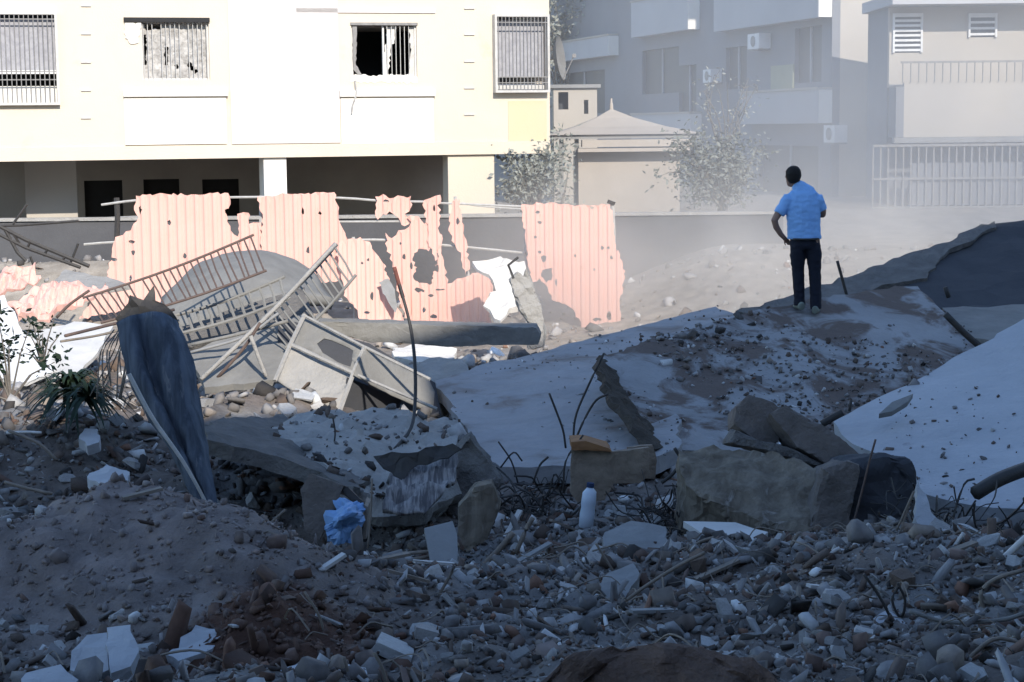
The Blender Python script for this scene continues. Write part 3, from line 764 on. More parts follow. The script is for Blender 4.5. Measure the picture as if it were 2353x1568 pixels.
# ------------------------------------------------------------------ the building behind the photographer that shades the site
sh = thing('shading_building', 'tall plain apartment building on the near side of the street shading the rubble', 'building', (4, -4.2, 0), math.radians(26))
SH_H = 16.65; SH_L = 13.6; SH_X = 1.9
rects = [(a_, a_ + 1.8, z_, z_ + 1.5) for a_ in range(-27, 38, 5) for z_ in (1.5, 4.7, 7.9, 11.1, 14.3, 17.5)]
def flip(mb): mb.v = [Vector((v.x, -v.y, v.z)) for v in mb.v]; mb.f = [f[::-1] for f in mb.f]; return mb
low = [q for q in rects if q[1] < SH_X - .2 and q[3] < SH_L]; high = [q for q in rects if q[0] > SH_X + .2 and q[3] < SH_H]
flip(wall_mesh(-32, SH_X, 0, SH_L, low, .3)).build('wall', MT['farwall'], sh, True)
flip(wall_mesh(SH_X + .01, 42, 0, SH_H, high, .3)).build('wall', MT['farwall'], sh, True)
MB().box(-32, SH_X, -10, .3, SH_L, SH_L + .4).build('roof', MT['cement'], sh, True)
MB().box(SH_X + .01, 42, -10, .3, SH_H, SH_H + .4).build('roof', MT['cement'], sh, True)
MB().box(SH_X + .012, SH_X + .3, -9.7, -.3, 0, SH_H).build('side_wall', MT['farwall'], sh, True)
MB().box(41.7, 42, -9.7, -.3, 0, SH_H).build('side_wall', MT['farwall'], sh, True)
MB().box(-32, -31.7, -9.7, -.3, 0, SH_L).build('side_wall', MT['farwall'], sh, True)
MB().box(-32, SH_X, -10, -9.7, 0, SH_L).build('rear_wall', MT['farwall'], sh, True)
MB().box(SH_X + .01, 42, -10, -9.7, 0, SH_H).build('rear_wall', MT['farwall'], sh, True)
for a, b, c, d in low + high: MB().box(a, b, -.2, -.15, c, d).build('window', MT['farglass'], sh, True)

# ------------------------------------------------------------------ smoke drifting over the street
def smoke(name, label, lo, hi, dens, col, nscale, fall, seed, aniso=.1, thr=.42):
    mb = MB().box(-1, 1, -1, 1, -1, 1)
    me_o = mb.build(name, None, None, True)
    lo = Vector(lo); hi = Vector(hi); me_o.location = (lo + hi) / 2; me_o.scale = (hi - lo) / 2
    m = bpy.data.materials.new(name); m.use_nodes = True; nt = m.node_tree; N = nt.nodes; L = nt.links; N.clear()
    ou = N.new('ShaderNodeOutputMaterial'); v = N.new('ShaderNodeVolumePrincipled')
    v.inputs['Color'].default_value = (*col, 1); v.inputs['Anisotropy'].default_value = aniso
    tc = N.new('ShaderNodeTexCoord'); sp = N.new('ShaderNodeSeparateXYZ'); L.new(tc.outputs['Object'], sp.inputs[0])
    def mth(op, a, b=None):
        x = N.new('ShaderNodeMath'); x.operation = op
        for i, q in enumerate((a, b)):
            if q is None: continue
            if hasattr(q, 'node'): L.new(q, x.inputs[i])
            else: x.inputs[i].default_value = q
        return x.outputs[0]
    def rmp(a, f0, f1, t0=0., t1=1.):
        x = N.new('ShaderNodeMapRange'); x.interpolation_type = 'SMOOTHSTEP'; x.clamp = True
        L.new(a, x.inputs[0]); x.inputs[1].default_value = f0; x.inputs[2].default_value = f1; x.inputs[3].default_value = t0; x.inputs[4].default_value = t1
        return x.outputs[0]
    nz = N.new('ShaderNodeTexNoise'); nz.inputs['Scale'].default_value = nscale; nz.inputs['Detail'].default_value = 3; nz.inputs['Distortion'].default_value = .6
    mp = N.new('ShaderNodeMapping'); mp.inputs['Location'].default_value = (seed, seed * .7, 0); mp.inputs['Scale'].default_value = ((hi.x-lo.x)/2, (hi.y-lo.y)/2, (hi.z-lo.z)/2)
    L.new(tc.outputs['Object'], mp.inputs[0]); L.new(mp.outputs[0], nz.inputs['Vector'])
    d = rmp(nz.outputs['Fac'], thr - .14, thr + .22, .12, 1)
    for ax, f in fall:
        s_ = sp.outputs['XYZ'.index(ax)]
        d = mth('MULTIPLY', d, rmp(s_, *f))
    L.new(mth('MULTIPLY', d, dens), v.inputs['Density']); L.new(v.outputs[0], ou.inputs['Volume'])
    me_o.data.materials.append(m); tag(me_o, label, 'smoke', kind='stuff'); return me_o
smoke('smoke', 'pale smoke drifting across the street behind the man', (-1.0, 24.6, -.3), (26, 50.5, 12), .062, (.86, .855, .86), .22,
      [('X', (-1.0, -.66)), ('X', (-.45, .3, .8, 2.1)), ('X', (1, .8)), ('Y', (-1, -.75)), ('Y', (1, .85)), ('Z', (1, .2, .0, 1)), ('Z', (.15, -.85, .45, 1))], 3.0)

smoke('dust_cloud', 'low beige dust hanging over the ground between the fence and the man', (-2.5, 27.6, -.2), (9.5, 35.3, 3.2), .24, (.98, .93, .86), .42,
      [('X', (-.95, -.35)), ('X', (1, .55)), ('Y', (-1, -.55)), ('Y', (1, .9)), ('Z', (1, -.55, .0, 1))], 8.0, thr=.44)
# ------------------------------------------------------------------ salmon corrugated fence
FY = 31.5
plF = planeY(FY)
fence = thing('sheet_metal_fence', 'torn salmon pink corrugated metal fence riddled with holes', 'fence', (P(820, 745, FY).x, FY, 0))
def corr(a=.015, per=.155, bend=0.0, u0_=0.0):
    return lambda u, v: a * max(-.45, min(.45, math.cos(2 * math.pi * u / per))) * 2 + bend * (u - u0_) ** 2 + .02 * mnoise.noise(Vector((u * .9, v * .9, per)))
def fsheet(px, holes=(), seed=1, dy=0.0, tilt=0.0, jag=.035, name='corrugated_sheet', parent=fence, a=.014, pl=None, bend=0.0, xs_=0.0):
    pl = pl or (Vector((0, FY + dy, 0)), Vector((xs_, -1, tilt)).normalized())
    return sheet(name, px, pl, MT['pink'], parent, holes, thick=.004, sp=.0258, spy=.12, step=.06, jag=jag * .8, disp=corr(a, bend=bend), seed=seed)
def hole(cx, cy, rx, ry, n=7, seed=0):
    r = random.Random(seed * 77 + int(cx)); return [(cx + rx * math.cos(6.283*i/n) * r.uniform(.6, 1.3), cy + ry * math.sin(6.283*i/n) * r.uniform(.6, 1.3)) for i in range(n)]
# A left sheet
fsheet([(312, 450), (360, 446), (440, 447), (524, 444), (530, 470), (520, 492), (530, 530), (548, 545), (560, 640), (420, 700), (250, 720), (180, 735), (215, 690), (245, 640), (256, 590), (265, 545), (300, 530), (318, 500), (308, 475)],
       [hole(388, 512, 5, 7), hole(522, 485, 5, 8), hole(302, 556, 7, 6), hole(322, 482, 4, 10), hole(306, 580, 5, 7), hole(262, 597, 10, 5), hole(425, 588, 5, 7), hole(300, 640, 3, 9)], 1, jag=.028)
fsheet([(545, 492), (560, 488), (575, 495), (572, 515), (600, 512), (602, 640), (545, 640), (552, 560)], [], 2, dy=.05)
# B
fsheet([(592, 452), (640, 448), (700, 446), (768, 442), (775, 470), (780, 510), (800, 560), (795, 640), (700, 660), (600, 650), (600, 540), (604, 500)],
       [hole(696, 486, 4, 8), hole(735, 490, 5, 4), hole(708, 575, 4, 9)], 3, dy=-.02)
# C torn rag and strips above the gap
fsheet([(862, 452), (880, 446), (905, 455), (945, 450), (944, 478), (930, 492), (948, 505), (930, 520), (915, 500), (895, 486), (880, 492), (868, 505)], [hole(888, 462, 8, 3)], 4, dy=.03, jag=.05)
fsheet([(975, 460), (990, 455), (1012, 448), (1008, 490), (1015, 560), (1000, 600), (985, 560), (978, 510)], [hole(998, 480, 3, 8)], 5, dy=-.03, jag=.05)
fsheet([(1040, 462), (1056, 458), (1062, 500), (1068, 545), (1080, 610), (1070, 632), (1060, 590), (1044, 560), (1030, 530), (1036, 490)], [hole(1052, 510, 4, 9)], 6, dy=-.05, jag=.04)
# D
fsheet([(770, 560), (800, 550), (828, 545), (850, 556), (862, 580), (880, 605), (895, 640), (905, 690), (925, 728), (930, 742), (830, 738), (812, 700), (790, 680), (784, 640)],
       [hole(846, 597, 4, 4), hole(855, 682, 4, 10), hole(843, 718, 7, 4), hole(898, 620, 12, 12), hole(832, 605, 3, 3)], 7, dy=-.05, tilt=.06, xs_=.06)
# E big holed sheet
fsheet([(886, 535), (900, 548), (915, 530), (930, 528), (945, 510), (935, 500), (962, 498), (975, 515), (985, 505), (1000, 520), (1012, 545), (1020, 600), (1028, 652), (1060, 640), (1085, 628), (1105, 620), (1128, 640), (1145, 700), (1118, 690), (1130, 742), (1060, 745), (940, 742), (918, 690), (905, 620), (890, 570)],
       [[(952, 582), (968, 572), (985, 578), (996, 570), (1004, 600), (996, 640), (988, 655), (970, 650), (950, 640), (958, 615), (948, 600)], hole(928, 590, 5, 7), hole(945, 610, 4, 8), hole(1002, 590, 7, 10), hole(1004, 618, 5, 9),
        hole(965, 668, 14, 5), hole(990, 680, 6, 4), hole(1010, 666, 12, 3), hole(974, 712, 4, 6), hole(998, 728, 9, 5), hole(920, 560, 3, 4)], 8, dy=.02, tilt=-.02, jag=.04)
fsheet([(907, 618), (914, 612), (928, 660), (940, 700), (946, 735), (930, 730), (918, 690)], [], 18, dy=-.12, a=.01)
# F right sheet
fsheet([(1198, 470), (1260, 466), (1330, 472), (1402, 470), (1412, 520), (1414, 560), (1430, 600), (1436, 640), (1424, 700), (1428, 752), (1340, 758), (1322, 720), (1300, 700), (1268, 690), (1258, 660), (1240, 640), (1222, 650), (1212, 600), (1206, 540)],
       [hole(1235, 488, 5, 4), hole(1240, 512, 5, 4), hole(1230, 545, 4, 4), hole(1250, 595, 7, 8), hole(1258, 630, 16, 16), hole(1384, 570, 4, 5), hole(1398, 570, 4, 4), hole(1418, 568, 4, 8), hole(1405, 592, 5, 5), hole(1438, 630, 4, 5),
        hole(1360, 478, 5, 4), hole(1278, 650, 3, 10), hole(1322, 588, 3, 4), hole(1428, 690, 5, 10), hole(1400, 725, 6, 10), hole(1372, 735, 10, 4), hole(1298, 722, 9, 4), hole(1240, 580, 4, 4), hole(1365, 620, 3, 3)], 9, dy=-.15, jag=.03)
# rails and posts
def frail(pts, r=.022, m='galv', dy=.09, nm='rail'):
    MB().tube(smoothpts([P(x, y, FY + dy) for x, y in pts], 3), r, 6).build(nm, MT[m], fence)
frail([(233, 471), (320, 460), (440, 456), (600, 453), (780, 455), (880, 462), (985, 464)])
frail([(985, 466), (1060, 469), (1130, 472), (1202, 475)], .02)
frail([(1060, 466), (1100, 474), (1200, 481)], .014)
frail([(193, 562), (260, 557), (420, 552), (600, 548), (660, 545)])
frail([(800, 552), (890, 552), (1000, 562), (1110, 572), (1206, 582)], .024)
frail([(640, 512), (760, 510), (960, 509)], .018)
for pts, r, m in (([(268, 455), (270, 500), (268, 552)], .05, 'blackmetal'), ([(1046, 452), (1052, 540), (1078, 640)], .035, 'galv'), ([(1406, 462), (1410, 560), (1414, 760)], .045, 'galv'),
                  ([(868, 458), (868, 508)], .02, 'galv'), ([(600, 450), (602, 740)], .04, 'galv'), ([(1206, 470), (1212, 745)], .035, 'galv'), ([(812, 545), (816, 740)], .03, 'galv')):
    frail(pts, r, m, .14, 'post')
MB().tube([P(1406, 462, FY + .14), P(1403, 470, FY + .14)], .07, 8).build('post_cap', MT['blackmetal'], fence)

# loose salmon sheets lying at the left
def lay(px, Y0, Y1, ymid=None):
    """plane through the picture points of a lying piece: lower edge at distance Y0, upper edge at Y1"""
    ys_ = [q[1] for q in px]; lo = max(ys_); hi = min(ys_); xm = sum(q[0] for q in px) / len(px)
    a = P(xm - 60, lo, Y0); b = P(xm + 60, lo, Y0); c = P(xm, hi, Y1); return plane3(a, b, c)
for i, (px, y0, y1, lab) in enumerate((
    ([(-40, 640), (20, 615), (75, 612), (95, 640), (60, 665), (10, 680), (-40, 690)], 28.6, 29.3, 'crumpled salmon sheet with torn rim at the left edge'),
    ([(10, 690), (80, 662), (160, 655), (235, 648), (250, 664), (180, 700), (110, 720), (40, 722)], 27.0, 28.0, 'long crumpled salmon sheet lying before the left end of the fence'))):
    q = sheet('loose_sheet', px, lay(px, y0, y1), MT['pink'], None, [hole(px[0][0] + 60, (px[0][1] + px[2][1]) / 2 + 5, 8, 3)], thick=.004, sp=.03, spy=.06, step=.07, jag=.04, disp=corr(.02, .155), rough=.18, rscale=2.2, seed=30 + i)
    tag(q, lab, 'metal sheet', 'loose salmon sheets')
q = sheet('loose_sheet', [(870, 650), (892, 640), (904, 660), (912, 700), (908, 720), (890, 690)], planeY(31.0, .2), MT['cement'], None, thick=.01, sp=.06, step=.06, jag=.02, rough=.05, seed=33)
tag(q, 'small grey scrap of sheet in the gap of the fence', 'metal sheet')

# ------------------------------------------------------------------ wreckage in the middle distance, left
# black truss lying over the low wall
tr = thing('roof_truss', 'black twisted metal truss lying at the left edge before the wall', 'truss', P(100, 610, 29.5))
for pts, r in (([(-30, 505), (60, 552), (205, 612)], .035), ([(-30, 525), (60, 570), (185, 615)], .03), ([(-20, 520), (50, 518), (180, 508)], .025), ([(10, 525), (40, 580), (60, 600)], .03)):
    MB().tube([P(x, y, 29.6) for x, y in pts], r, 6).build('chord', MT['blackmetal'], tr)
for a, b in (((30, 538), (45, 560)), ((70, 555), (62, 572)), ((110, 572), (100, 588)), ((150, 590), (140, 602)), ((30, 515), (62, 470)), ((70, 590), (78, 612)), ((180, 560), (160, 610))):
    MB().tube([P(*a, 29.58), P(*b, 29.62)], .022, 5).build('web', MT['blackmetal'], tr)
def slabq(name, px, y0, y1, m, lab, cat, thick=.12, seed=1, rough=.02, jag=.03, parent=None, sp=.12, step=.14, group=None, rscale=2.0):
    q = sheet(name, px, lay(px, y0, y1), MT[m], parent, thick=thick, sp=sp, step=step, jag=jag, rough=rough, rscale=rscale, seed=seed)
    if parent is None: tag(q, lab, cat, group)
    return q
slabq('concrete_plate', [(150, 620), (260, 640), (300, 655), (200, 668), (120, 650)], 28.2, 29.4, 'dustpale', 'pale plate lying between the truss and the salmon sheets', 'concrete slab', .08, 3)
slabq('white_board', [(-40, 690), (10, 680), (60, 770), (130, 850), (60, 880), (-40, 860)], 23.6, 25.6, 'white', 'white sunlit board tilted at the left edge above the plants', 'board', .05, 4)
slabq('white_board', [(60, 770), (170, 740), (260, 750), (230, 800), (180, 860), (110, 880)], 23.8, 25.6, 'offwhite', 'dusty white board lying under the fallen railing', 'board', .06, 5)

# arched slab
ar = [[P(360, 740, 22.2), P(430, 750, 22.0), P(520, 720, 21.9), P(610, 690, 21.9), P(700, 680, 22.2), P(770, 690, 22.6)],
      [P(372, 690, 22.8), P(440, 650, 22.7), P(520, 625, 22.6), P(600, 618, 22.6), P(680, 635, 22.8), P(745, 660, 23.1)],
      [P(385, 680, 23.6), P(450, 610, 23.6), P(525, 584, 23.6), P(600, 575, 23.6), P(675, 594, 23.8), P(722, 622, 23.8)],
      [P(390, 700, 24.4), P(455, 640, 24.4), P(525, 615, 24.4), P(600, 606, 24.4), P(675, 620, 24.5), P(716, 645, 24.5)]]
q = loft('arched_slab', ar, MT['dustgrey'], None, 5, .14, .03, 2.5); tag(q, 'dusty grey arched concrete slab behind the fallen railings', 'concrete slab')
# fallen railings
def railing(lab, A0, A1, B0, B1, n, m, r=.014, rr=.02, seed=0, missing=()):
    rnd = random.Random(seed); A0, A1, B0, B1 = [P(*q) for q in (A0, A1, B0, B1)]
    t_ = thing('fallen_railing', lab, 'railing', (A0 + B1) / 2 - Vector((0, 0, .4)))
    bend = lambda t: Vector((0, 0, -.04 * math.sin(t * math.pi)))
    MB().tube([A0.lerp(A1, i / 8) + bend(i / 8) for i in range(9)], rr, 6).build('top_rail', MT[m], t_)
    MB().tube([B0.lerp(B1, i / 8) + bend(i / 8) for i in range(9)], rr, 6).build('bottom_rail', MT[m], t_)
    for i in range(n):
        if i in missing: continue
        t = (i + .5) / n; a = A0.lerp(A1, t) + bend(t); b = B0.lerp(B1, t + rnd.uniform(-.008, .008)) + bend(t)
        MB().tube([a, a.lerp(b, .5) + Vector((rnd.uniform(-.015, .015), 0, 0)), b], r, 5).build('baluster', MT[m], t_)
    return t_
railing('long brown balcony railing leaning up across the salmon fence', (190, 685, 20.6), (583, 540, 21.3), (232, 742, 20.0), (612, 622, 20.8), 25, 'rust', .011, .016, 1, (7,))
railing('short grey railing tipped over right of the arched slab', (775, 562, 20.7), (600, 735, 20.4), (818, 632, 20.5), (655, 800, 20.2), 15, 'dustgrey', .012, .018, 2, (9,))
railing('grey ladder-like railing crossing the arched slab', (392, 728, 20.9), (655, 636, 21.0), (408, 768, 20.7), (668, 684, 20.8), 11, 'dustgrey', .017, .022, 3)
def rod(name, pts, Ys, r, m, lab, cat='bar', k=4, group=None, r2=None):
    if not isinstance(Ys, (list, tuple)): Ys = [Ys] * len(pts)
    q = MB().tube(smoothpts([P(x, y, Y) for (x, y), Y in zip(pts, Ys)], k), r, 6, r2).build(name, MT[m], None, smooth=True)
    return tag(q, lab, cat, group)
rod('metal_pipe', [(772, 560), (632, 709), (462, 872)], [20.5, 20.1, 19.6], .026, 'dustpale', 'long pale pipe slanting from the tipped railing down to the left', 'pipe')
rod('metal_pipe', [(440, 792), (540, 770), (662, 738)], 20.1, .022, 'dustgrey', 'grey pipe lying level over the tilted grey panel', 'pipe')
rod('metal_pipe', [(430, 812), (560, 775), (640, 720)], 19.95, .018, 'cement', 'darker grey pipe just under the level pipe', 'pipe')
rod('metal_pipe', [(576, 772), (594, 820), (612, 866)], 19.7, .024, 'dustpale', 'short pale strut standing against the grey container', 'pipe')
rod('metal_pipe', [(500, 868), (560, 800), (598, 742)], 19.8, .02, 'rust', 'brown strut crossing the tilted grey panel', 'pipe')
rod('metal_pipe', [(150, 772), (260, 745), (400, 712)], [18.6, 19.4, 20.0], .018, 'rust', 'thin brown tube lying left of the blue sheet', 'pipe')
rod('metal_pipe', [(140, 785), (240, 768), (330, 740)], [18.6, 19.2, 19.6], .014, 'wood', 'second thin tube lying left of the blue sheet', 'pipe')
rod('metal_pipe', [(130, 730), (160, 700), (205, 668)], 20.4, .018, 'rust', 'bent brown tube at the foot of the long railing', 'pipe')
slabq('fallen_cladding', [(436, 812), (520, 772), (600, 748), (690, 722), (735, 735), (650, 868), (560, 885), (470, 890)], 19.6, 21.2, 'dustgrey', 'tilted dusty grey panel under the crossing pipes', 'panel', .08, 7, .02)
slabq('fallen_cladding', [(380, 760), (470, 735), (600, 690), (700, 660), (720, 720), (600, 752), (440, 800)], 20.9, 21.8, 'broken', 'dark grey panel under the ladder-like railing', 'panel', .08, 8, .03)

# grey container, its frame showing
ct = thing('metal_container', 'dented grey metal container with pale frame, tipped over in the rubble', 'container', P(800, 960, 19.0))
cA, cB, cC, cD = P(700, 724, 19.9), P(632, 876, 19.3), P(1010, 950, 18.9), P(838, 798, 19.5)
plc = plane3(cA, cB, cC)
sheet('panel', [(699, 728), (836, 800), (812, 856), (670, 790)], (plc[0] - plc[1] * .06, plc[1]), MT['dustgrey'], ct, [[(728, 790), (745, 778), (775, 788), (812, 806), (805, 842), (775, 832), (742, 812)]], thick=.02, sp=.08, step=.1, jag=.008, rough=.03, seed=2, smooth=True)
sheet('panel', [(664, 796), (808, 858), (780, 944), (700, 915), (634, 872)], (plc[0] - plc[1] * .05, plc[1]), MT['dustpale'], ct, thick=.02, sp=.08, step=.1, jag=.004, rough=.05, rscale=1.2, seed=3, smooth=True)
plc2 = plane3(P(838, 798, 19.5), P(812, 860, 19.2), P(1022, 960, 19.9))
sheet('panel', [(838, 800), (985, 872), (1022, 966), (940, 926), (814, 862)], plc2, MT['dustgrey'], ct, thick=.02, sp=.08, step=.1, jag=.006, rough=.04, rscale=1.2, seed=4, smooth=True)
sheet('floor_panel', [(800, 868), (945, 930), (1024, 968), (870, 970), (784, 946)], plane3(P(800, 868, 19.3), P(784, 946, 19.3), P(1024, 968, 20.4)), MT['darkslab'], ct, thick=.02, sp=.1, step=.1, jag=.006, seed=5)
for pts, r in (([(700, 724), (666, 795), (632, 876)], .030), ([(668, 792), (812, 858)], .03), ([(812, 858), (1004, 940)], .02), ([(838, 798), (812, 858), (781, 944)], .032), ([(700, 726), (838, 798)], .02), ([(838, 798), (988, 872)], .022)):
    MB().tube([PL(x, y, (plc[0] + plc[1] * .02, plc[1])) for x, y in pts], r * .85, 6).build('frame_bar', MT['dustpale'], ct)
sheet('dark_inside', [(640, 730), (850, 790), (1000, 880), (1015, 960), (700, 900), (640, 860)], (plc[0] - plc[1] * .7, plc[1]), MT['darkslab'], ct, thick=.02, sp=.2, step=.2, jag=.01, seed=6)  # dark colour paints the shaded inside seen through the hole

# beam, leaning column and sunlit heap before the fence
q = prism('concrete_beam', [(700, 738), (900, 744), (1235, 752), (1245, 772), (1238, 795), (1000, 797), (960, 790), (860, 786), (760, 770), (705, 752)], planeY(24.6), .5, MT['dustgrey'], None, .025, 2.5, 5, 1)
tag(q, 'long dusty concrete beam lying level below the fence', 'beam')
q = prism('bent_column', [(1172, 642), (1188, 622), (1202, 632), (1210, 616), (1226, 650), (1240, 690), (1252, 735), (1250, 800), (1214, 802), (1212, 745), (1196, 712), (1182, 680)], planeY(25.9, .1), .3, MT['dustpale'], None, .05, 3.5, 5, 21)
tag(q, 'bent pale grey column stump leaning before the fence gap', 'column')
MB().tube([P(1180, 640, 25.85), P(1168, 610, 25.9), P(1190, 592, 26)], .02, 5).build('stub_bar', MT['blackmetal'], q)
slabq('sunlit_rubble', [(1085, 605), (1150, 590), (1205, 610), (1215, 650), (1190, 700), (1150, 740), (1110, 700), (1140, 660)], 28.6, 30.2, 'plaster', 'pale plate standing for sunlit rubble behind the bent column', 'board', .06, 12, .16, .05)  # pale plate colour stands in for sunlight on rubble
slabq('sunlit_rubble', [(905, 800), (960, 790), (1050, 800), (1040, 825), (960, 832), (905, 820)], 25.9, 26.9, 'plaster', 'pale plate standing for a sunlit rubble patch below the long beam', 'board', .1, 13, .05)  # another pale plate painted as a pool of sun on rubble
slabq('concrete_lump', [(930, 835), (1010, 815), (1060, 830), (1080, 860), (1010, 880), (950, 865)], 22.6, 23.4, 'dustpale', 'pale lump between the beam and the left slab', 'concrete lump', .3, 14, .1, .05)

# tall rod standing in the middle
rod('reinforcing_bar', [(907, 617), (925, 680), (943, 750), (953, 830), (954, 920), (944, 985), (905, 1035)], [17.6, 17.5, 17.4, 17.2, 17, 16.6, 16.2], .017, 'blackmetal', 'tall dark bent rod standing before the salmon fence', 'bar')
rod('reinforcing_bar', [(906, 614), (916, 650), (926, 684)], 17.55, .021, 'redrust', 'red top end of the tall bent rod', 'bar')

# blue grey folded sheet
bs = thing('folded_sheet', 'blue grey folded metal sheet standing upright in the left rubble', 'metal sheet', P(470, 1180, 14.2))
rows = [[P(268, 742, 14.6), P(300, 726, 14.54), P(322, 722, 14.6), P(350, 716, 14.55), P(382, 722, 14.6), P(408, 740, 14.68)],
        [P(280, 800, 14.55), P(312, 795, 14.47), P(336, 800, 14.56), P(372, 795, 14.5), P(405, 800, 14.52), P(436, 812, 14.64)],
        [P(300, 880, 14.5), P(338, 885, 14.40), P(358, 890, 14.50), P(392, 890, 14.44), P(425, 900, 14.46), P(458, 918, 14.6)],
        [P(345, 965, 14.45), P(385, 985, 14.36), P(402, 990, 14.45), P(425, 1000, 14.40), P(452, 1010, 14.42), P(476, 1030, 14.52)],
        [P(405, 1062, 14.4), P(432, 1085, 14.33), P(446, 1092, 14.4), P(460, 1098, 14.35), P(476, 1105, 14.37), P(490, 1112, 14.43)],
        [P(450, 1160, 14.35), P(468, 1175, 14.29), P(476, 1180, 14.33), P(484, 1184, 14.3), P(494, 1188, 14.32), P(508, 1192, 14.38)]]
loft('folded_panel', rows, MT['bluesheet'], bs, 6, .008, .02, 6)
MB().tube(smoothpts([P(296, 860, 14.0), P(350, 960, 13.95), P(420, 1060, 13.9), P(470, 1150, 13.9), P(482, 1185, 13.95)]), .018, 6, .012).build('edge_tube', MT['galv'], bs)
sheet('torn_top', [(262, 730), (300, 680), (330, 690), (352, 655), (356, 690), (395, 715), (410, 760), (350, 740), (300, 760)], planeY(14.9, .3), MT['blackmetal'], bs, thick=.01, sp=.06, step=.06, jag=.03, rough=.08, rscale=4, seed=41)
for i in range(11):
    r_ = random.Random(i + 50); x_ = 250 + r_.uniform(0, 60)
    rod('dry_stalk', [(x_ + 10, 740 + r_.uniform(0, 30)), (x_ - 12 + r_.uniform(-10, 10), 810), (x_ - 28 + r_.uniform(-30, 25), 860 + r_.uniform(0, 60))], 15.2 + r_.uniform(0, .4), .006, 'wood', 'thin dry stalk hanging left of the blue grey sheet', 'stalk', 3, 'dry stalks by the blue sheet')

# plants at the left
def plant(name, lab, base, n, L, wd, m, seed, spread=1.0, cat='plant', droop=.4):
    rnd = random.Random(seed); t_ = thing(name, lab, cat, base); base = Vector(base)
    for i in range(n):
        az = rnd.uniform(0, 6.283); el = rnd.uniform(.25, 1.35); l = L * rnd.uniform(.6, 1.1)
        d = Vector((math.cos(az) * math.cos(el) * spread, math.sin(az) * math.cos(el) * spread, math.sin(el))); sd = Vector((-math.sin(az), math.cos(az), 0)); mb = MB(); k = 5
        for j in range(k + 1):
            t = j / k; p = base + d * l * t + Vector((0, 0, -droop * l * t * t)); w_ = wd * (1 - t) ** .7 * (.5 + t if t < .5 else 1)
            mb.v += [p - sd * w_, p + sd * w_ ]
        for j in range(k): mb.f.append((2*j, 2*j+1, 2*j+3, 2*j+2))
        mb.build('leaf', m, t_, smooth=True)
    return t_
plant('spiky_plant', 'dark green spiky plant at the left before the white boards', P(165, 905, 16.9), 130, .75, .034, MT['leafdark'], 3, droop=.75)
plant('spiky_plant', 'second dark spiky plant crowding the blue grey sheet', P(205, 920, 16.6), 80, .6, .03, MT['leafdark'], 13, droop=.75)
plant('leafy_plant', 'small sunlit green plant at the left before the white boards', P(120, 905, 17.6), 26, .34, .02, MT['leafgreen'], 4)
def shrub(name, lab, c, r, nleaf, ls, m, seed):
    rnd = random.Random(seed); c = Vector(c); t_ = thing(name, lab, 'shrub', c - Vector((0, 0, r))); st = MB(); lf = MB(); tips = []
    for i in range(12):
        e = c + Vector((rnd.gauss(0, .5), rnd.gauss(0, .3), rnd.gauss(.2, .5))) * r; st.tube([c - Vector((0, 0, r)), c.lerp(e, .5) - Vector((0, 0, r * .3)), e], .012, 4, .004); tips.append(e)
    for i in range(nleaf):
        p = rnd.choice(tips) + Vector((rnd.gauss(0, .18), rnd.gauss(0, .18), rnd.gauss(0, .18))) * r
        a = Vector((rnd.gauss(0, 1), rnd.gauss(0, 1), rnd.gauss(0, .7))).normalized(); b_ = a.cross(Vector((rnd.gauss(0,1), rnd.gauss(0,1), 1))).normalized(); l = ls * rnd.uniform(.6, 1.2)
        lf.add([p, p + a*l*.5 + b_*l*.25, p + a*l, p + a*l*.5 - b_*l*.25], [(0,1,2,3)])
    st.build('stem', MT['bark'], t_); lf.build('foliage', m, t_); return t_
shrub('dark_shrub', 'dark leafy shrub at the left edge in front of the white board', P(20, 830, 18.6), .42, 260, .10, MT['leafdark'], 5)
shrub('dark_shrub', 'thin dark twigs with leaves beside the spiky plant', P(95, 790, 19.0), .25, 60, .08, MT['leafdark'], 6)

# ------------------------------------------------------------------ the big slabs on the right
pl2 = plane3(P(1385, 840, 18.9), P(1530, 1030, 17.2), P(2110, 655, 22.4))
pl1 = plane3(P(1000, 875, 20.4), P(1150, 1065, 16.6), P(1650, 712, 23.4))
pl3 = plane3(P(2353, 740, 18.8), P(1920, 965, 16.6), P(2353, 1165, 14.0))
s1 = sheet('fallen_slab', [(998, 876), (1120, 838), (1250, 806), (1440, 755), (1645, 706), (1690, 725), (1700, 760), (1600, 820), (1560, 900), (1560, 1030), (1480, 1060), (1310, 1075), (1150, 1075), (1100, 1030), (1050, 955)], pl1, MT['slab'], None, thick=.16, sp=.14, step=.16, jag=.035, rough=.025, rscale=1.5, seed=21, verts_out=(V1 := []))
tag(s1, 'large pale floor slab sloping up behind the three thin rods', 'concrete slab')
s2 = sheet('fallen_slab', [(1378, 826), (1440, 800), (1560, 765), (1690, 728), (1850, 690), (1990, 668), (2110, 652), (2150, 700), (2210, 745), (2275, 790), (2200, 830), (2060, 900), (1960, 985), (1760, 1040), (1530, 1034), (1480, 975), (1425, 900)], pl2, MT['slabdirt'], None, thick=.20, sp=.14, step=.16, jag=.04, rough=.03, rscale=1.5, seed=22, verts_out=(V2 := []))
tag(s2, 'stained floor slab the man stands on', 'concrete slab')
s3 = sheet('fallen_slab', [(2353, 735), (2520, 650), (2620, 900), (2560, 1180), (2353, 1172), (2240, 1165), (2120, 1135), (2080, 1080), (1960, 1020), (1915, 968), (2000, 925), (2150, 848)], pl3, MT['slabclean'], None, thick=.18, sp=.14, step=.16, jag=.03, rough=.02, rscale=1.5, seed=23, verts_out=(V3 := []))
tag(s3, 'pale bluish floor slab sloping in from the right edge', 'concrete slab')
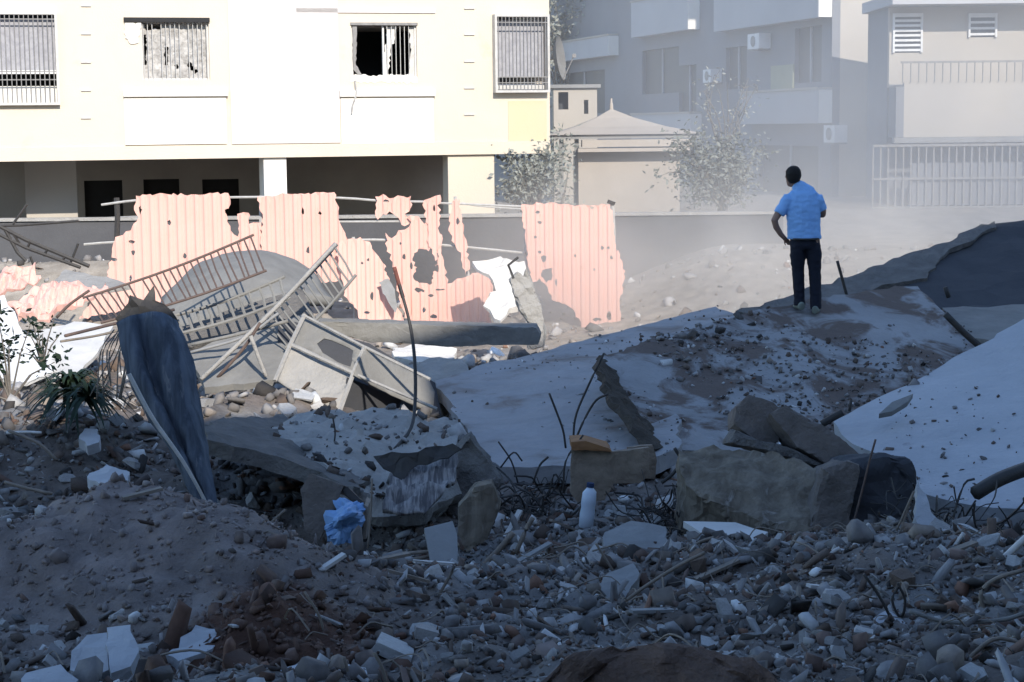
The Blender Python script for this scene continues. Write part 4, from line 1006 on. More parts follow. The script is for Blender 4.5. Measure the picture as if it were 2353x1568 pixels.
# broken edge of the stained slab
q = sheet('slab_edge', [(1372, 835), (1388, 812), (1420, 872), (1450, 925), (1500, 985), (1540, 1035), (1495, 1035), (1440, 960), (1398, 905)], plane3(P(1378, 830, 18.75), P(1535, 1034, 17.0), P(1440, 960, 17.0)), MT['edge'], None, thick=.06, sp=.06, step=.08, jag=.03, rough=.06, rscale=5, seed=24)
tag(q, 'dark ragged broken edge along the left of the stained slab', 'slab edge')
pl4 = plane3(P(1700, 722, 24.0), P(2353, 505, 26.0), P(2353, 705, 23.4))
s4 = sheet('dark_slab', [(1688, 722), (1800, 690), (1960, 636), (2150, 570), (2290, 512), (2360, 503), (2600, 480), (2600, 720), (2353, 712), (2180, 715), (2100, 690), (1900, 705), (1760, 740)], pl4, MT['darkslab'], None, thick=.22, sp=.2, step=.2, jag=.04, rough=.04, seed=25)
tag(s4, 'dark slab rising to the right behind the man', 'concrete slab')
rim = sheet('slab_rim', [(1690, 716), (1800, 684), (1960, 630), (2150, 564), (2285, 508), (2290, 520), (2160, 590), (2130, 640), (1900, 690), (1760, 728)], (pl4[0] + pl4[1] * .06, pl4[1]), MT['broken'], s4, thick=.05, sp=.15, step=.12, jag=.04, rough=.05, rscale=3, seed=26)
slabq('grey_plate', [(2165, 708), (2353, 700), (2420, 730), (2353, 760), (2290, 785), (2230, 775)], 20.6, 22.4, 'dustgrey', 'grey plate wedged between the stained slab and the dark slab', 'concrete slab', .14, 27)
rod('iron_stake', [(1924, 600), (1935, 640), (1947, 684)], 22.2, .02, 'blackmetal', 'black iron stake standing right of the man', 'stake')
rod('iron_stub', [(2172, 660), (2180, 684)], 22.2, .03, 'blackmetal', 'short black stub on the top corner of the stained slab', 'stake')
rod('metal_channel', [(2172, 722), (2215, 765), (2262, 806)], 20.4, .04, 'blackmetal', 'dark metal strip along the right edge of the stained slab', 'bar')
for i, (pts, Y, lab) in enumerate((([(1262, 904), (1280, 950), (1294, 990), (1300, 1030)], 16.2, 'left one of the three thin rods rising before the slabs'),
                          ([(1388, 812), (1355, 880), (1325, 950), (1318, 1000), (1322, 1030)], 16.3, 'tallest of the three thin rods rising before the slabs'),
                          ([(1398, 906), (1370, 920), (1345, 960), (1325, 1005), (1318, 1030)], 16.1, 'bowed right one of the three thin rods rising before the slabs'))):
    rod('thin_rod', pts, Y, .011, 'blackmetal', lab, 'rod')
rod('dark_tube', [(1888, 975), (1910, 962), (1936, 948)], 16.2, .035, 'blackmetal', 'short black tube lying on the pale slab above the blocks', 'pipe')
rod('dark_tube', [(1952, 945), (1956, 920)], 16.4, .014, 'blackmetal', 'tiny upright black peg on the pale slab', 'peg')
rod('dark_tube', [(2240, 1135), (2300, 1100), (2380, 1070)], [13.4, 13.5, 13.7], .055, 'blackmetal', 'thick black tube at the lower right edge of the pale slab', 'pipe')
q = slabq('concrete_flake', [(2020, 950), (2050, 925), (2098, 905), (2085, 925), (2050, 945)], 16.0, 16.4, 'dustgrey', 'dark flake lying on the pale bluish slab', 'concrete lump', .05, 61, .02, .02)

# ------------------------------------------------------------------ block heap, right of centre
q = prism('concrete_block', [(1556, 1030), (1640, 1020), (1760, 1032), (1890, 1070), (1900, 1100), (1862, 1228), (1780, 1215), (1690, 1170), (1600, 1140), (1570, 1110)], plane3(P(1560, 1030, 14.2), P(1860, 1228, 13.3), P(1890, 1070, 13.9)), .75, MT['tan'], None, .06, 3.2, 6, 3)
tag(q, 'big tan concrete block with stained front in the middle right heap', 'concrete block')
q = prism('concrete_block', [(1896, 1082), (1945, 1060), (1975, 1068), (1965, 1130), (1950, 1232), (1850, 1236), (1872, 1165)], planeY(13.25, .15), .6, MT['brownstone'], None, .03, 3, 5, 4)
tag(q, 'narrow grey block standing against the right side of the big tan block', 'concrete block')
q = prism('concrete_block', [(1940, 1066), (2040, 1052), (2100, 1055), (2108, 1085), (2112, 1130), (2070, 1185), (2000, 1232), (1955, 1228)], planeY(13.5, .1), .7, MT['darkslab'], None, .05, 3, 5, 5)  # whole block in the dark blue-grey
tag(q, 'dark block at the right end of the block heap', 'concrete block')
q = prism('concrete_block', [(1690, 935), (1720, 908), (1778, 925), (1800, 950), (1790, 1020), (1740, 1015), (1685, 975)], planeY(14.3, .3), .45, MT['brownstone'], None, .03, 3, 5, 6)
tag(q, 'brown grey block leaning on top of the big tan block', 'concrete block')
q = prism('concrete_block', [(1770, 950), (1805, 925), (1850, 955), (1920, 1000), (1985, 1045), (1960, 1068), (1905, 1068), (1830, 1030)], planeY(14.0, .35), .4, MT['brownstone'], None, .03, 3, 5, 7)
tag(q, 'long brown grey block sliding down over the big tan block', 'concrete block')
q = prism('concrete_block', [(1672, 1018), (1690, 985), (1745, 1010), (1830, 1035), (1900, 1072), (1860, 1068), (1760, 1036)], planeY(14.15, .2), .5, MT['broken'], None, .03, 3, 4, 8)
tag(q, 'dark thin wedge between the big tan block and the blocks on it', 'concrete block')
slabq('white_plate', [(1570, 1198), (1690, 1200), (1765, 1222), (1728, 1258), (1640, 1245)], 12.75, 13.4, 'offwhite', 'clean white plate lying under the big tan block', 'board', .05, 9, .006, .012)
rod('thin_rod', [(2012, 1010), (1998, 1060), (1978, 1140), (1955, 1225)], 12.9, .008, 'rust', 'thin rusty rod standing before the dark block', 'rod')

# board box with orange top and the pale bottle
bx = thing('broken_cabinet', 'broken tan board cabinet with an orange top edge before the slabs', 'cabinet', P(1400, 1200, 14.9))
prism('front_board', [(1312, 1032), (1340, 1024), (1400, 1040), (1490, 1030), (1492, 1090), (1470, 1110), (1410, 1112), (1390, 1150), (1330, 1160), (1310, 1130)], planeY(14.9, .05), .08, MT['board'], bx, .012, 4, 4, 1)
prism('top_edge', [(1312, 1016), (1345, 1014), (1400, 1030), (1408, 1040), (1345, 1034), (1314, 1036)], planeY(14.85, .05), .45, MT['orange'], bx, .008, 4, 3, 2)
prism('side_board', [(1440, 1028), (1500, 1022), (1510, 1060), (1505, 1100), (1450, 1100)], planeY(15.3, .05), .06, MT['board'], bx, .012, 4, 3, 3)
bt = thing('plastic_bottle', 'pale blue white plastic bottle standing before the tan cabinet', 'bottle', P(1352, 1215, 14.2))
b0, b1 = P(1346, 1212, 14.2), P(1356, 1120, 14.2); d_ = b1 - b0; mb = MB(); n = 14
for t, r in ((0, .045), (.04, .058), (.35, .060), (.5, .054), (.6, .060), (.88, .055), (.97, .03), (1.0, .025)):
    for k in range(n): mb.v.append(b0 + d_ * t + Vector((r*math.cos(6.283*k/n), r*math.sin(6.283*k/n), 0)))
for i in range(7):
    for k in range(n): mb.f.append((i*n+k, i*n+(k+1) % n, (i+1)*n+(k+1) % n, (i+1)*n+k))
mb.f.append(tuple(range(n))[::-1]); mb.build('body', mat('pale_plastic', (.62,.70,.78), (.5,.58,.68), 5, .35, .1), bt, smooth=True)
MB().tube([b1, b1 + d_.normalized() * .035], .03, 12).build('cap', MT['darkblue'], bt)

# ------------------------------------------------------------------ central pile: bent dusty slab, rug, open box
q = loft('bent_slab', [[P(630, 985, 16.9), P(740, 965, 17.2), P(850, 965, 17.6), P(950, 975, 17.8), P(1050, 985, 18.0)],
                       [P(640, 1050, 15.9), P(740, 1030, 16.0), P(850, 1030, 16.3), P(940, 1040, 16.5), P(1050, 1035, 16.9)],
                       [P(720, 1085, 15.1), P(790, 1100, 15.2), P(870, 1110, 15.3), P(950, 1090, 15.5), P(1030, 1080, 15.8)],
                       [P(790, 1140, 14.7), P(840, 1160, 14.6), P(900, 1180, 14.6), P(970, 1160, 14.8), P(1040, 1120, 15.2)],
                       [P(820, 1165, 14.9), P(860, 1180, 14.8), P(905, 1190, 14.8), P(970, 1170, 15.0), P(1030, 1135, 15.4)]], MT['dustpale'], None, 6, .1, .10, 2.6, smooth=False)
VB = [q.matrix_world @ v.co + q.location for v in q.data.vertices if v.normal.z > .3]
tag(q, 'dust covered bent slab hanging in the middle of the rubble', 'concrete slab')
q = sheet('crumpled_rug', [(878, 1165), (900, 1095), (945, 1066), (1000, 1052), (1040, 1038), (1054, 1062), (1044, 1100), (1010, 1138), (960, 1168), (915, 1182)], plane3(P(890, 1170, 13.85), P(1000, 1150, 13.95), P(980, 1050, 14.6)), MT['carpet'], None, thick=.02, sp=.035, step=.05, jag=.012, rough=.11, rscale=4.5, seed=77, smooth=True)
tag(q, 'crumpled striped grey rug lying in the middle of the rubble', 'rug')
q = sheet('torn_cloth', [(858, 1048), (900, 1038), (960, 1040), (1040, 1018), (1060, 1030), (1010, 1055), (960, 1068), (930, 1100), (912, 1108), (900, 1085), (880, 1075)], planeY(13.9, .5), MT['blackmetal'], None, thick=.01, sp=.06, step=.06, jag=.02, rough=.06, rscale=4, seed=51)
tag(q, 'black torn sheet lying over the crumpled rug', 'cloth')
pls = plane3(P(480, 1000, 15.0), P(800, 1118, 14.4), P(640, 960, 17.2))
q = sheet('tilted_slab', [(468, 975), (520, 962), (650, 955), (720, 1000), (800, 1050), (870, 1100), (812, 1122), (740, 1085), (640, 1050), (540, 1022), (478, 1002)], pls, MT['broken'], None, thick=.13, sp=.1, step=.1, jag=.03, rough=.04, rscale=3, seed=57)
tag(q, 'dark tilted slab roofing the black hollow behind the soil mound', 'concrete slab')
ob = thing('open_box', 'dark broken wooden box with blue plastic inside in the middle rubble', 'box', P(770, 1240, 13.2))
prism('side_board', [(690, 1125), (712, 1090), (790, 1115), (770, 1165), (735, 1240), (700, 1220)], planeY(13.3, .2), .04, MT['brownstone'], ob, .01, 4, 3, 1)
prism('top_board', [(712, 1088), (800, 1118), (842, 1160), (835, 1172), (785, 1130), (714, 1100)], planeY(13.25, .3), .35, MT['blackmetal'], ob, .01, 4, 3, 2)
prism('side_board', [(836, 1160), (846, 1165), (842, 1240), (832, 1240)], planeY(13.3), .3, MT['wood'], ob, .008, 4, 3, 3)
q = loft('plastic_bag', [[P(752, 1245, 13.2), P(790, 1250, 13.1), P(820, 1238, 13.25)], [P(748, 1205, 13.15), P(785, 1195, 12.95), P(832, 1200, 13.2)], [P(770, 1165, 13.3), P(795, 1158, 13.15), P(838, 1170, 13.3)], [P(772, 1148, 13.4), P(800, 1145, 13.35), P(835, 1158, 13.4)]], MT['blueplastic'], None, 7, .01, .07, 9, smooth=False)
tag(q, 'light blue plastic bag inside the dark broken box', 'plastic bag')
q = prism('broken_post', [(1050, 1165), (1090, 1120), (1130, 1110), (1150, 1160), (1120, 1240), (1070, 1275), (1050, 1230)], planeY(13.3, .1), .3, MT['tan'], None, .03, 3, 5, 15)
tag(q, 'stubby tan concrete lump right of the crumpled rug', 'concrete lump')
q = prism('dark_wedge', [(1030, 1050), (1080, 1000), (1110, 1040), (1150, 1110), (1120, 1140), (1060, 1190), (1020, 1180)], planeY(15.2, .1), .5, MT['broken'], None, .05, 3, 4, 16)
tag(q, 'dark broken wedge under the left corner of the pale slab', 'concrete lump')
sl_ = [[(1186, 1270), (1210, 1215), (1225, 1190)], [(1100, 1310), (1140, 1270), (1180, 1225)], [(795, 1290), (825, 1245)], [(880, 1275), (960, 1270), (1040, 1262)], [(930, 1290), (1000, 1276)], [(560, 1280), (600, 1225), (655, 1172)]]
labs = ['pale stick pointing up right of the tan lump', 'grey stick lying right of the tan lump', 'short bright white stick below the blue bag', 'long pale stick lying level below the rug', 'pale stick just under the level stick', 'thin grey rod leaning on the soil mound']
for pts, lb, r in zip(sl_, labs, (.018, .022, .013, .014, .014, .010)): rod('stick', pts, 12.6 if pts[0][0] > 600 else 11.6, r, 'offwhite' if 'white' in lb else 'wood', lb, 'stick')
q = slabq('grey_grating', [(975, 1215), (1040, 1200), (1052, 1270), (1050, 1290), (990, 1295)], 12.4, 12.7, 'cement', 'small ribbed grey plate below the rug', 'plate', .05, 70, .03, .02)
# low frame in the foreground
lf_ = thing('metal_tray', 'flat dusty metal tray with a dark slot in the middle foreground', 'tray', P(1130, 1400, 11.0))
prism('tray_top', [(985, 1345), (1240, 1330), (1262, 1342), (1255, 1385), (1010, 1392), (990, 1375)], lay([(985, 1330), (1262, 1390)], 10.75, 11.15), .05, MT['dustgrey'], lf_, .015, 5, 4, 1)
prism('dark_slit', [(1008, 1384), (1256, 1376), (1256, 1392), (1010, 1400)], planeY(10.72), .05, MT['blackmetal'], lf_, .006, 5, 3, 2)  # black strip painted as the shaded slit beneath the tray
prism('back_lip', [(985, 1336), (1240, 1326), (1242, 1334), (985, 1346)], planeY(11.2), .05, MT['wood'], lf_, .006, 5, 3, 3)
# big foreground pieces
bd = [[P(1235, 1570, 7.6), P(1330, 1500, 7.9), P(1480, 1472, 8.1), P(1640, 1482, 8.1), P(1760, 1530, 8.0), P(1830, 1590, 7.8)]]
q = prism('brown_boulder', [(1215, 1640), (1250, 1545), (1300, 1505), (1380, 1482), (1480, 1470), (1600, 1476), (1690, 1500), (1760, 1540), (1820, 1600), (1830, 1660)], planeY(6.75, .6), .6, MT['boulder'], None, .05, 4, 5, 17)
tag(q, 'rounded brown boulder at the bottom edge', 'boulder')
for px, y0, y1, lab, sd in (([(165, 1500), (200, 1460), (245, 1450), (250, 1540), (200, 1555), (160, 1535)], 8.35, 8.65, 'left one of two pale blue grey broken plates on the near soil', 1), ([(245, 1440), (300, 1438), (318, 1500), (300, 1530), (255, 1545), (250, 1500)], 8.3, 8.7, 'right one of two pale blue grey broken plates on the near soil', 2),
    ([(60, 1545), (140, 1530), (180, 1560), (150, 1600), (40, 1600)], 8.0, 8.25, 'pale plate cut by the bottom edge at the left', 3), ([(380, 1500), (450, 1440), (530, 1450), (470, 1500), (410, 1520)], 8.5, 8.9, 'grey plate between the two plates and the red soil', 4), ([(600, 1560), (700, 1510), (840, 1530), (850, 1590), (640, 1600)], 7.9, 8.3, 'pale grey slab at the bottom edge below the red soil', 5),
    ([(1100, 1330), (1130, 1290), (1215, 1300), (1245, 1335), (1170, 1340)], 11.3, 11.8, 'triangular grey plate behind the metal tray', 6), ([(1370, 1350), (1400, 1310), (1455, 1290), (1470, 1320), (1430, 1380), (1390, 1390)], 10.6, 11.0, 'squarish grey block in the right foreground rubble', 7),
    ([(1385, 1260), (1390, 1220), (1450, 1195), (1530, 1210), (1535, 1275), (1450, 1290)], 12.3, 12.7, 'big smooth grey block below the pale bottle', 8), ([(2110, 1100), (2140, 1175), (2175, 1210), (2120, 1220), (2100, 1190)], 12.3, 12.6, 'pale upright chip at the right heap', 9),
    ([(2280, 1380), (2360, 1360), (2420, 1420), (2360, 1470), (2290, 1440)], 9.4, 9.8, 'grey lump cut by the right edge', 10), ([(2100, 1460), (2160, 1440), (2180, 1480), (2140, 1530), (2105, 1510)], 9.0, 9.4, 'square grey block near the bottom right', 11),
    ([(1985, 1430), (2040, 1405), (2085, 1440), (2070, 1480), (1990, 1480)], 9.4, 9.8, 'pale crumbled block near the bottom right', 12), ([(200, 1095), (245, 1065), (298, 1085), (285, 1115), (240, 1120)], 14.3, 14.9, 'pale flat stone in the dark left rubble', 13),
    ([(180, 1010), (195, 985), (225, 985), (228, 1020), (200, 1025)], 16.2, 16.5, 'small pale stone below the spiky plants', 14)):
    q = slabq('broken_plate', px, y0, y1, 'slabclean' if sd in (1, 2, 3, 4, 5, 9, 12, 13, 14) else 'cement', lab, 'concrete lump', .1, 80 + sd, .025, .015, None, .06, .06, rscale=5)
# cables and thin rods of the right foreground
cb = [([(2353, 1310), (2290, 1330), (2255, 1360), (2262, 1400), (2290, 1420)], 9.6, .012, 'wood', 'pale root-like cable curling at the right edge'), ([(2353, 1480), (2280, 1470), (2200, 1540), (2150, 1580)], 8.6, .011, 'wood', 'pale cable sagging to the bottom right corner'),
      ([(2353, 1440), (2300, 1500), (2230, 1530), (2180, 1560)], 8.7, .010, 'wood', 'second pale cable near the bottom right corner'), ([(2090, 1405), (2180, 1430), (2300, 1425), (2353, 1410)], 9.2, .012, 'dustgrey', 'straight grey rod lying near the right edge'),
      ([(1985, 1320), (2020, 1370), (2050, 1430), (2062, 1490)], 9.6, .009, 'blackmetal', 'black looped wire in the right foreground'), ([(2062, 1340), (2080, 1380), (2070, 1420), (2050, 1380), (2066, 1345)], 9.7, .008, 'blackmetal', 'small black wire loop in the right foreground'),
      ([(1400, 1410), (1480, 1350), (1560, 1300), (1620, 1270)], 10.4, .011, 'wood', 'long thin stick slanting through the right foreground rubble'), ([(1560, 1290), (1600, 1250), (1640, 1235)], 12.0, .01, 'wood', 'thin twig below the white plate'),
      ([(1860, 1330), (1880, 1290), (1930, 1260)], 11.0, .014, 'offwhite', 'pale stick below the block heap'), ([(2160, 1300), (2190, 1260), (2215, 1225)], 11.2, .014, 'offwhite', 'bright stick pointing up at the right heap'), ([(2300, 1290), (2353, 1240), (2400, 1200)], 10.8, .022, 'offwhite', 'thick pale stick at the right edge'),
      ([(1800, 1300), (1815, 1260), (1835, 1225)], 11.8, .013, 'wood', 'short stick leaning under the tan block'), ([(2060, 1220), (2100, 1130), (2085, 1170), (2050, 1290)], 11.9, .008, 'wood', 'thin brown looped wire before the dark block'),
      ([(700, 1360), (735, 1420), (755, 1500)], 8.9, .007, 'wood', 'thin curved twig on the red soil'), ([(860, 1500), (880, 1540), (890, 1590)], 8.0, .008, 'wood', 'curved twig at the bottom edge right of the red soil'), ([(790, 1510), (800, 1550), (795, 1590)], 8.0, .008, 'wood', 'upright twig at the bottom edge below the red soil'),
      ([(950, 1470), (990, 1400), (1030, 1330), (1045, 1300)], 10.4, .010, 'wood', 'thin stick slanting left of the metal tray'), ([(760, 1065), (770, 1000), (765, 960)], 16.0, .008, 'blackmetal', 'thin dark wire hanging before the dusty bent slab'), ([(845, 1260), (852, 1180), (855, 1100)], 13.0, .008, 'wood', 'thin wire standing right of the open box'),
      ([(20, 990), (90, 1020), (130, 1058)], 15.3, .014, 'wood', 'stick lying in the dark left rubble'), ([(15, 995), (60, 993), (95, 995)], 16.0, .013, 'offwhite', 'short pale stick at the left edge'), ([(10, 1108), (60, 1122), (120, 1135)], 13.6, .013, 'wood', 'stick lying low at the left edge'),
      ([(1150, 1075), (1180, 1040), (1200, 1060)], 15.6, .008, 'blackmetal', 'dark bent wire at the foot of the pale slab'), ([(1190, 1110), (1175, 1060), (1145, 1015)], 15.6, .008, 'blackmetal', 'dark wire curling up the foot of the pale slab'), ([(1225, 1110), (1240, 1070), (1260, 1050)], 15.2, .01, 'blackmetal', 'dark wire left of the tan cabinet'),
      ([(1550, 1030), (1565, 1060), (1545, 1090), (1520, 1110)], 14.6, .016, 'blackmetal', 'black twisted bracket between cabinet and tan block'), ([(1370, 1250), (1395, 1290), (1420, 1330)], 11.6, .009, 'wood', 'thin twig left of the smooth grey block'), ([(1280, 1420), (1300, 1370), (1275, 1340)], 10.9, .009, 'blackmetal', 'dark wire right of the metal tray'),
      ([(1340, 1000), (1300, 1060), (1295, 1130)], 15.0, .009, 'blackmetal', 'dark wire hanging beside the tan cabinet')]
for pts, Y, r, m, lab in cb: rod('loose_wire' if 'wire' in lab else 'loose_stick', pts, Y, r, m, lab, 'wire' if ('wire' in lab or 'cable' in lab) else 'stick')
# ------------------------------------------------------------------ rubble
rng = np.random.default_rng(5)
def hull(n, flat, seed):
    # a broken block: box corners pushed about, some corners sheared off
    r = np.random.default_rng(seed); c = np.array([[x, y, z] for x in (-1, 1) for y in (-1, 1) for z in (-1, 1)], float)
    pts = []
    for q in c:
        if r.uniform() < .25:
            for ax in range(3):
                t = q.copy(); t[ax] *= r.uniform(-.1, .6); pts.append(t)
        else: pts.append(q * r.uniform(.65, 1.0, 3))
    pts = np.array(pts) * .72 + r.normal(size=(len(pts), 3)) * .05; pts[:, 2] *= flat; pts[:, 1] *= r.uniform(.5, 1)
    pts[:, 0] += pts[:, 2] * r.uniform(-.3, .3)
    bm = bmesh.new(); vs = [bm.verts.new(p) for p in pts]
    res = bmesh.ops.convex_hull(bm, input=vs)
    dead = [v for v in bm.verts if not v.link_faces]
    bmesh.ops.delete(bm, geom=dead, context='VERTS'); bm.verts.index_update()
    bmesh.ops.recalc_face_normals(bm, faces=bm.faces); bmesh.ops.triangulate(bm, faces=bm.faces); bm.verts.index_update()
    Vv = np.array([v.co[:] for v in bm.verts]); Ff = np.array([[v.index for v in f.verts] for f in bm.faces]); bm.free(); return Vv, Ff
TPL = [hull(10, .8, i) for i in range(9)] + [hull(9, .4, 40 + i) for i in range(9)] + [hull(8, .17, 80 + i) for i in range(9)]
LONG = [(v * np.array([1.9, .42, .7]), f) for v, f in [hull(8, .4, 120 + i) for i in range(8)]]
SMALL = [hull(7, .7, 200 + i) for i in range(8)]
def rotm(n):
    q = rng.normal(size=(n, 4)); q[:, 0] += 1.2; q[:, 3] *= 2; q /= np.linalg.norm(q, axis=1)[:, None]; w, x, y, z = q.T
    return np.stack([np.stack([1-2*(y*y+z*z), 2*(x*y-z*w), 2*(x*z+y*w)], 1), np.stack([2*(x*y+z*w), 1-2*(x*x+z*z), 2*(y*z-x*w)], 1), np.stack([2*(x*z-y*w), 2*(y*z+x*w), 1-2*(x*x+y*y)], 1)], 1)
PAL = np.array([[.16,.15,.145],[.25,.24,.235],[.21,.195,.185],[.36,.35,.345],[.17,.135,.115],[.14,.105,.085],[.28,.24,.205],[.48,.475,.47],[.68,.68,.67],[.06,.055,.052],[.26,.15,.105]])
PALW = np.array([.15,.16,.15,.12,.1,.08,.08,.07,.035,.08,.018]); PALW /= PALW.sum()
def scatter(name, P3, size, tpls, label, shade=1.05, sink=.25, brown=None, dust=None):
    n = len(P3); ti = rng.integers(0, len(tpls), n); R = rotm(n); Vs = []; Fs = []; Cs = []; base = 0
    col = PAL[rng.choice(len(PAL), n, p=PALW)] * shade * rng.uniform(.8, 1.15, (n, 1))
    if brown is not None: col = col * (1 - brown[:, None]) + np.array([.13, .075, .055]) * brown[:, None] * rng.uniform(.6, 1.5, (n, 1))
    if dust is not None: col = col * (1 - dust[:, None]) + np.array([.30, .25, .23]) * dust[:, None] * rng.uniform(.7, 1.25, (n, 1))
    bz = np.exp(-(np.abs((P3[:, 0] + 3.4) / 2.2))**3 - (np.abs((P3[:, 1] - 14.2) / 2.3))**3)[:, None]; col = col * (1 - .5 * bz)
    for k, (tv, tf) in enumerate(tpls):
        idx = np.where(ti == k)[0]
        if not len(idx): continue
        an = rng.uniform(.7, 1.25, (len(idx), 1, 3))
        W = np.einsum('nij,nvj->nvi', R[idx], tv[None] * an * size[idx][:, None, None]) + P3[idx][:, None, :]
        W[:, :, 2] += size[idx][:, None] * sink
        m = len(tv); Vs.append(W.reshape(-1, 3)); Cs.append(np.repeat(col[idx], m, 0))
        Fs.append((tf[None] + (base + np.arange(len(idx)) * m)[:, None, None]).reshape(-1, 3)); base += len(idx) * m
    V_ = np.concatenate(Vs); F_ = np.concatenate(Fs)
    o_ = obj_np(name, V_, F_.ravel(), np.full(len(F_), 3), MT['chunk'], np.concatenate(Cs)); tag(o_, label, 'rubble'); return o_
def field_pts(n, x0, x1, y0, y1, dens=None):
    m = n * 3; x = rng.uniform(x0, x1, m); y = rng.uniform(y0, y1, m)
    keep = np.abs(x) < y * .33 + .4
    if dens is not None: keep &= rng.uniform(size=m) < dens(x, y)
    x, y = x[keep][:n], y[keep][:n]; return np.stack([x, y, height(x, y)], 1)
# less rubble on the smooth mound
mound = lambda x, y: np.exp(-(np.abs((x + 2.15) / 1.15))**3 - (np.abs((y - 10.1) / 1.25))**3)
redz = lambda x, y: np.clip(np.exp(-((x + 1.22) / .55)**2 - ((y - 8.95) / .8)**2) * 1.3, 0, 1)
p = field_pts(15000, -5.2, 5.2, 7.2, 17.5, lambda x, y: 1 - .975 * mound(x, y)); s = np.minimum(rng.lognormal(-3.6, .62, len(p)), .12)
scatter('rubble', p, s, TPL + LONG, 'loose concrete rubble covering the near ground', brown=np.clip(redz(p[:, 0], p[:, 1]) * .9 + .75 * (rng.uniform(size=len(p)) < .16), 0, 1))
p = field_pts(26000, -4.2, 4.2, 7.0, 15.5, lambda x, y: 1 - .1 * mound(x, y)); s = rng.lognormal(-4.3, .45, len(p))
scatter('rubble_grit', p, s, SMALL + LONG[:4], 'fine grit and crumbs over the near ground', brown=redz(p[:, 0], p[:, 1]), dust=.85 * mound(p[:, 0], p[:, 1]))
p = field_pts(3200, -8.5, 3.0, 16.5, 27.5); s = np.minimum(rng.lognormal(-2.8, .5, len(p)), .2)
scatter('rubble', p, s, TPL, 'rubble filling the middle distance below the fence', 1.1)
p = field_pts(1300, -11, 9.5, 26.8, 34.5); s = np.minimum(rng.lognormal(-2.9, .5, len(p)), .2)
scatter('rubble', p, s, TPL, 'sunlit rubble and earth along the foot of the fence', 1.35)
# crumbs lying on the slabs
def on_slab(pts, n, seed, sz, lab, dens):
    r = random.Random(seed); q = [pts[r.randrange(len(pts))] for _ in range(n)]; a = np.array([(v.x + r.uniform(-.07, .07), v.y + r.uniform(-.07, .07), v.z) for v in q])
    keep = fbm(a[:, 0] * 1.1, a[:, 1] * 1.1, 4, seed) > dens; a = a[keep]; s = rng.lognormal(sz, .5, len(a))
    scatter('slab_crumbs', a, s, SMALL + TPL[10:], lab, .95, .1)
on_slab(V2, 2600, 4, -3.9, 'crumbs and dirt lying on the stained slab', -.02)
on_slab(VB, 500, 9, -3.6, 'crumbs lying on the dusty bent slab', -.1)
on_slab(V1, 500, 5, -4.2, 'crumbs lying on the large pale slab', .05)
on_slab(V3, 420, 6, -4.2, 'crumbs lying on the pale bluish slab', .08)

# single lumps one can pick out
meshes = {}
def chunk_mesh(k, key):
    if (k, key) not in meshes:
        tv, tf = TPL[k]; bm = bmesh.new(); vs = [bm.verts.new(v) for v in tv]
        for f in tf: bm.faces.new([vs[i] for i in f])
        bmesh.ops.subdivide_edges(bm, edges=bm.edges, cuts=1); bm.normal_update()
        for v in bm.verts: v.co += v.normal * .09 * mnoise.noise(v.co * 2.3 + Vector((k, 0, 0)))
        me = bpy.data.meshes.new('lump'); bm.to_mesh(me); bm.free(); me.materials.append(MT[key]); meshes[k, key] = me
    return meshes[k, key]
rr = random.Random(99)
zones = [(-3.4, -.6, 7.6, 9.6, 34, .045, .11, 'on the near soil at the bottom left'), (-.6, 1.2, 8.2, 12.5, 46, .05, .13, 'around the metal tray in the middle foreground'), (1.0, 3.4, 8.0, 10.6, 60, .05, .13, 'in the right foreground rubble'),
         (1.0, 4.0, 10.6, 13.2, 44, .06, .15, 'below the block heap on the right'), (-.6, 1.3, 12.6, 15.6, 36, .06, .16, 'around the broken cabinet before the slabs'), (-5.0, -2.2, 13.6, 18.5, 46, .08, .22, 'in the dark rubble left of the blue sheet'), (-2.6, -.9, 16.5, 20.5, 26, .1, .24, 'in front of the tipped container')]
LM = [('the two broken plates', -2.05, 8.5), ('the red soil heap', -1.2, 9.0), ('the brown boulder', .5, 7.9), ('the metal tray', -.1, 11.0), ('the triangular grey plate', 0.0, 11.5), ('the smooth grey block', .8, 12.5), ('the squarish grey block', .62, 10.8), ('the white plate', 1.55, 13.0),
      ('the big tan block', 1.9, 13.6), ('the dark block', 2.75, 13.4), ('the pale crumbled block', 1.95, 9.6), ('the black wire loop', 2.1, 9.6), ('the straight grey rod', 2.2, 9.2), ('the tan cabinet', .75, 14.9), ('the pale bottle', .6, 14.2), ('the three thin rods', .5, 16.0), ('the tan lump', -.25, 13.3),
      ('the blue sheet', -2.5, 14.3), ('the spiky plants', -4.0, 16.6), ('the pale flat stone', -3.2, 14.6), ('the tipped container', -1.7, 19.2), ('the dusty bent slab', -.9, 16.0), ('the open box', -1.25, 13.3), ('the soil mound', -2.0, 10.5), ('the curled cable', 2.55, 9.6), ('the thick black tube', 3.6, 13.5)]
used = {}
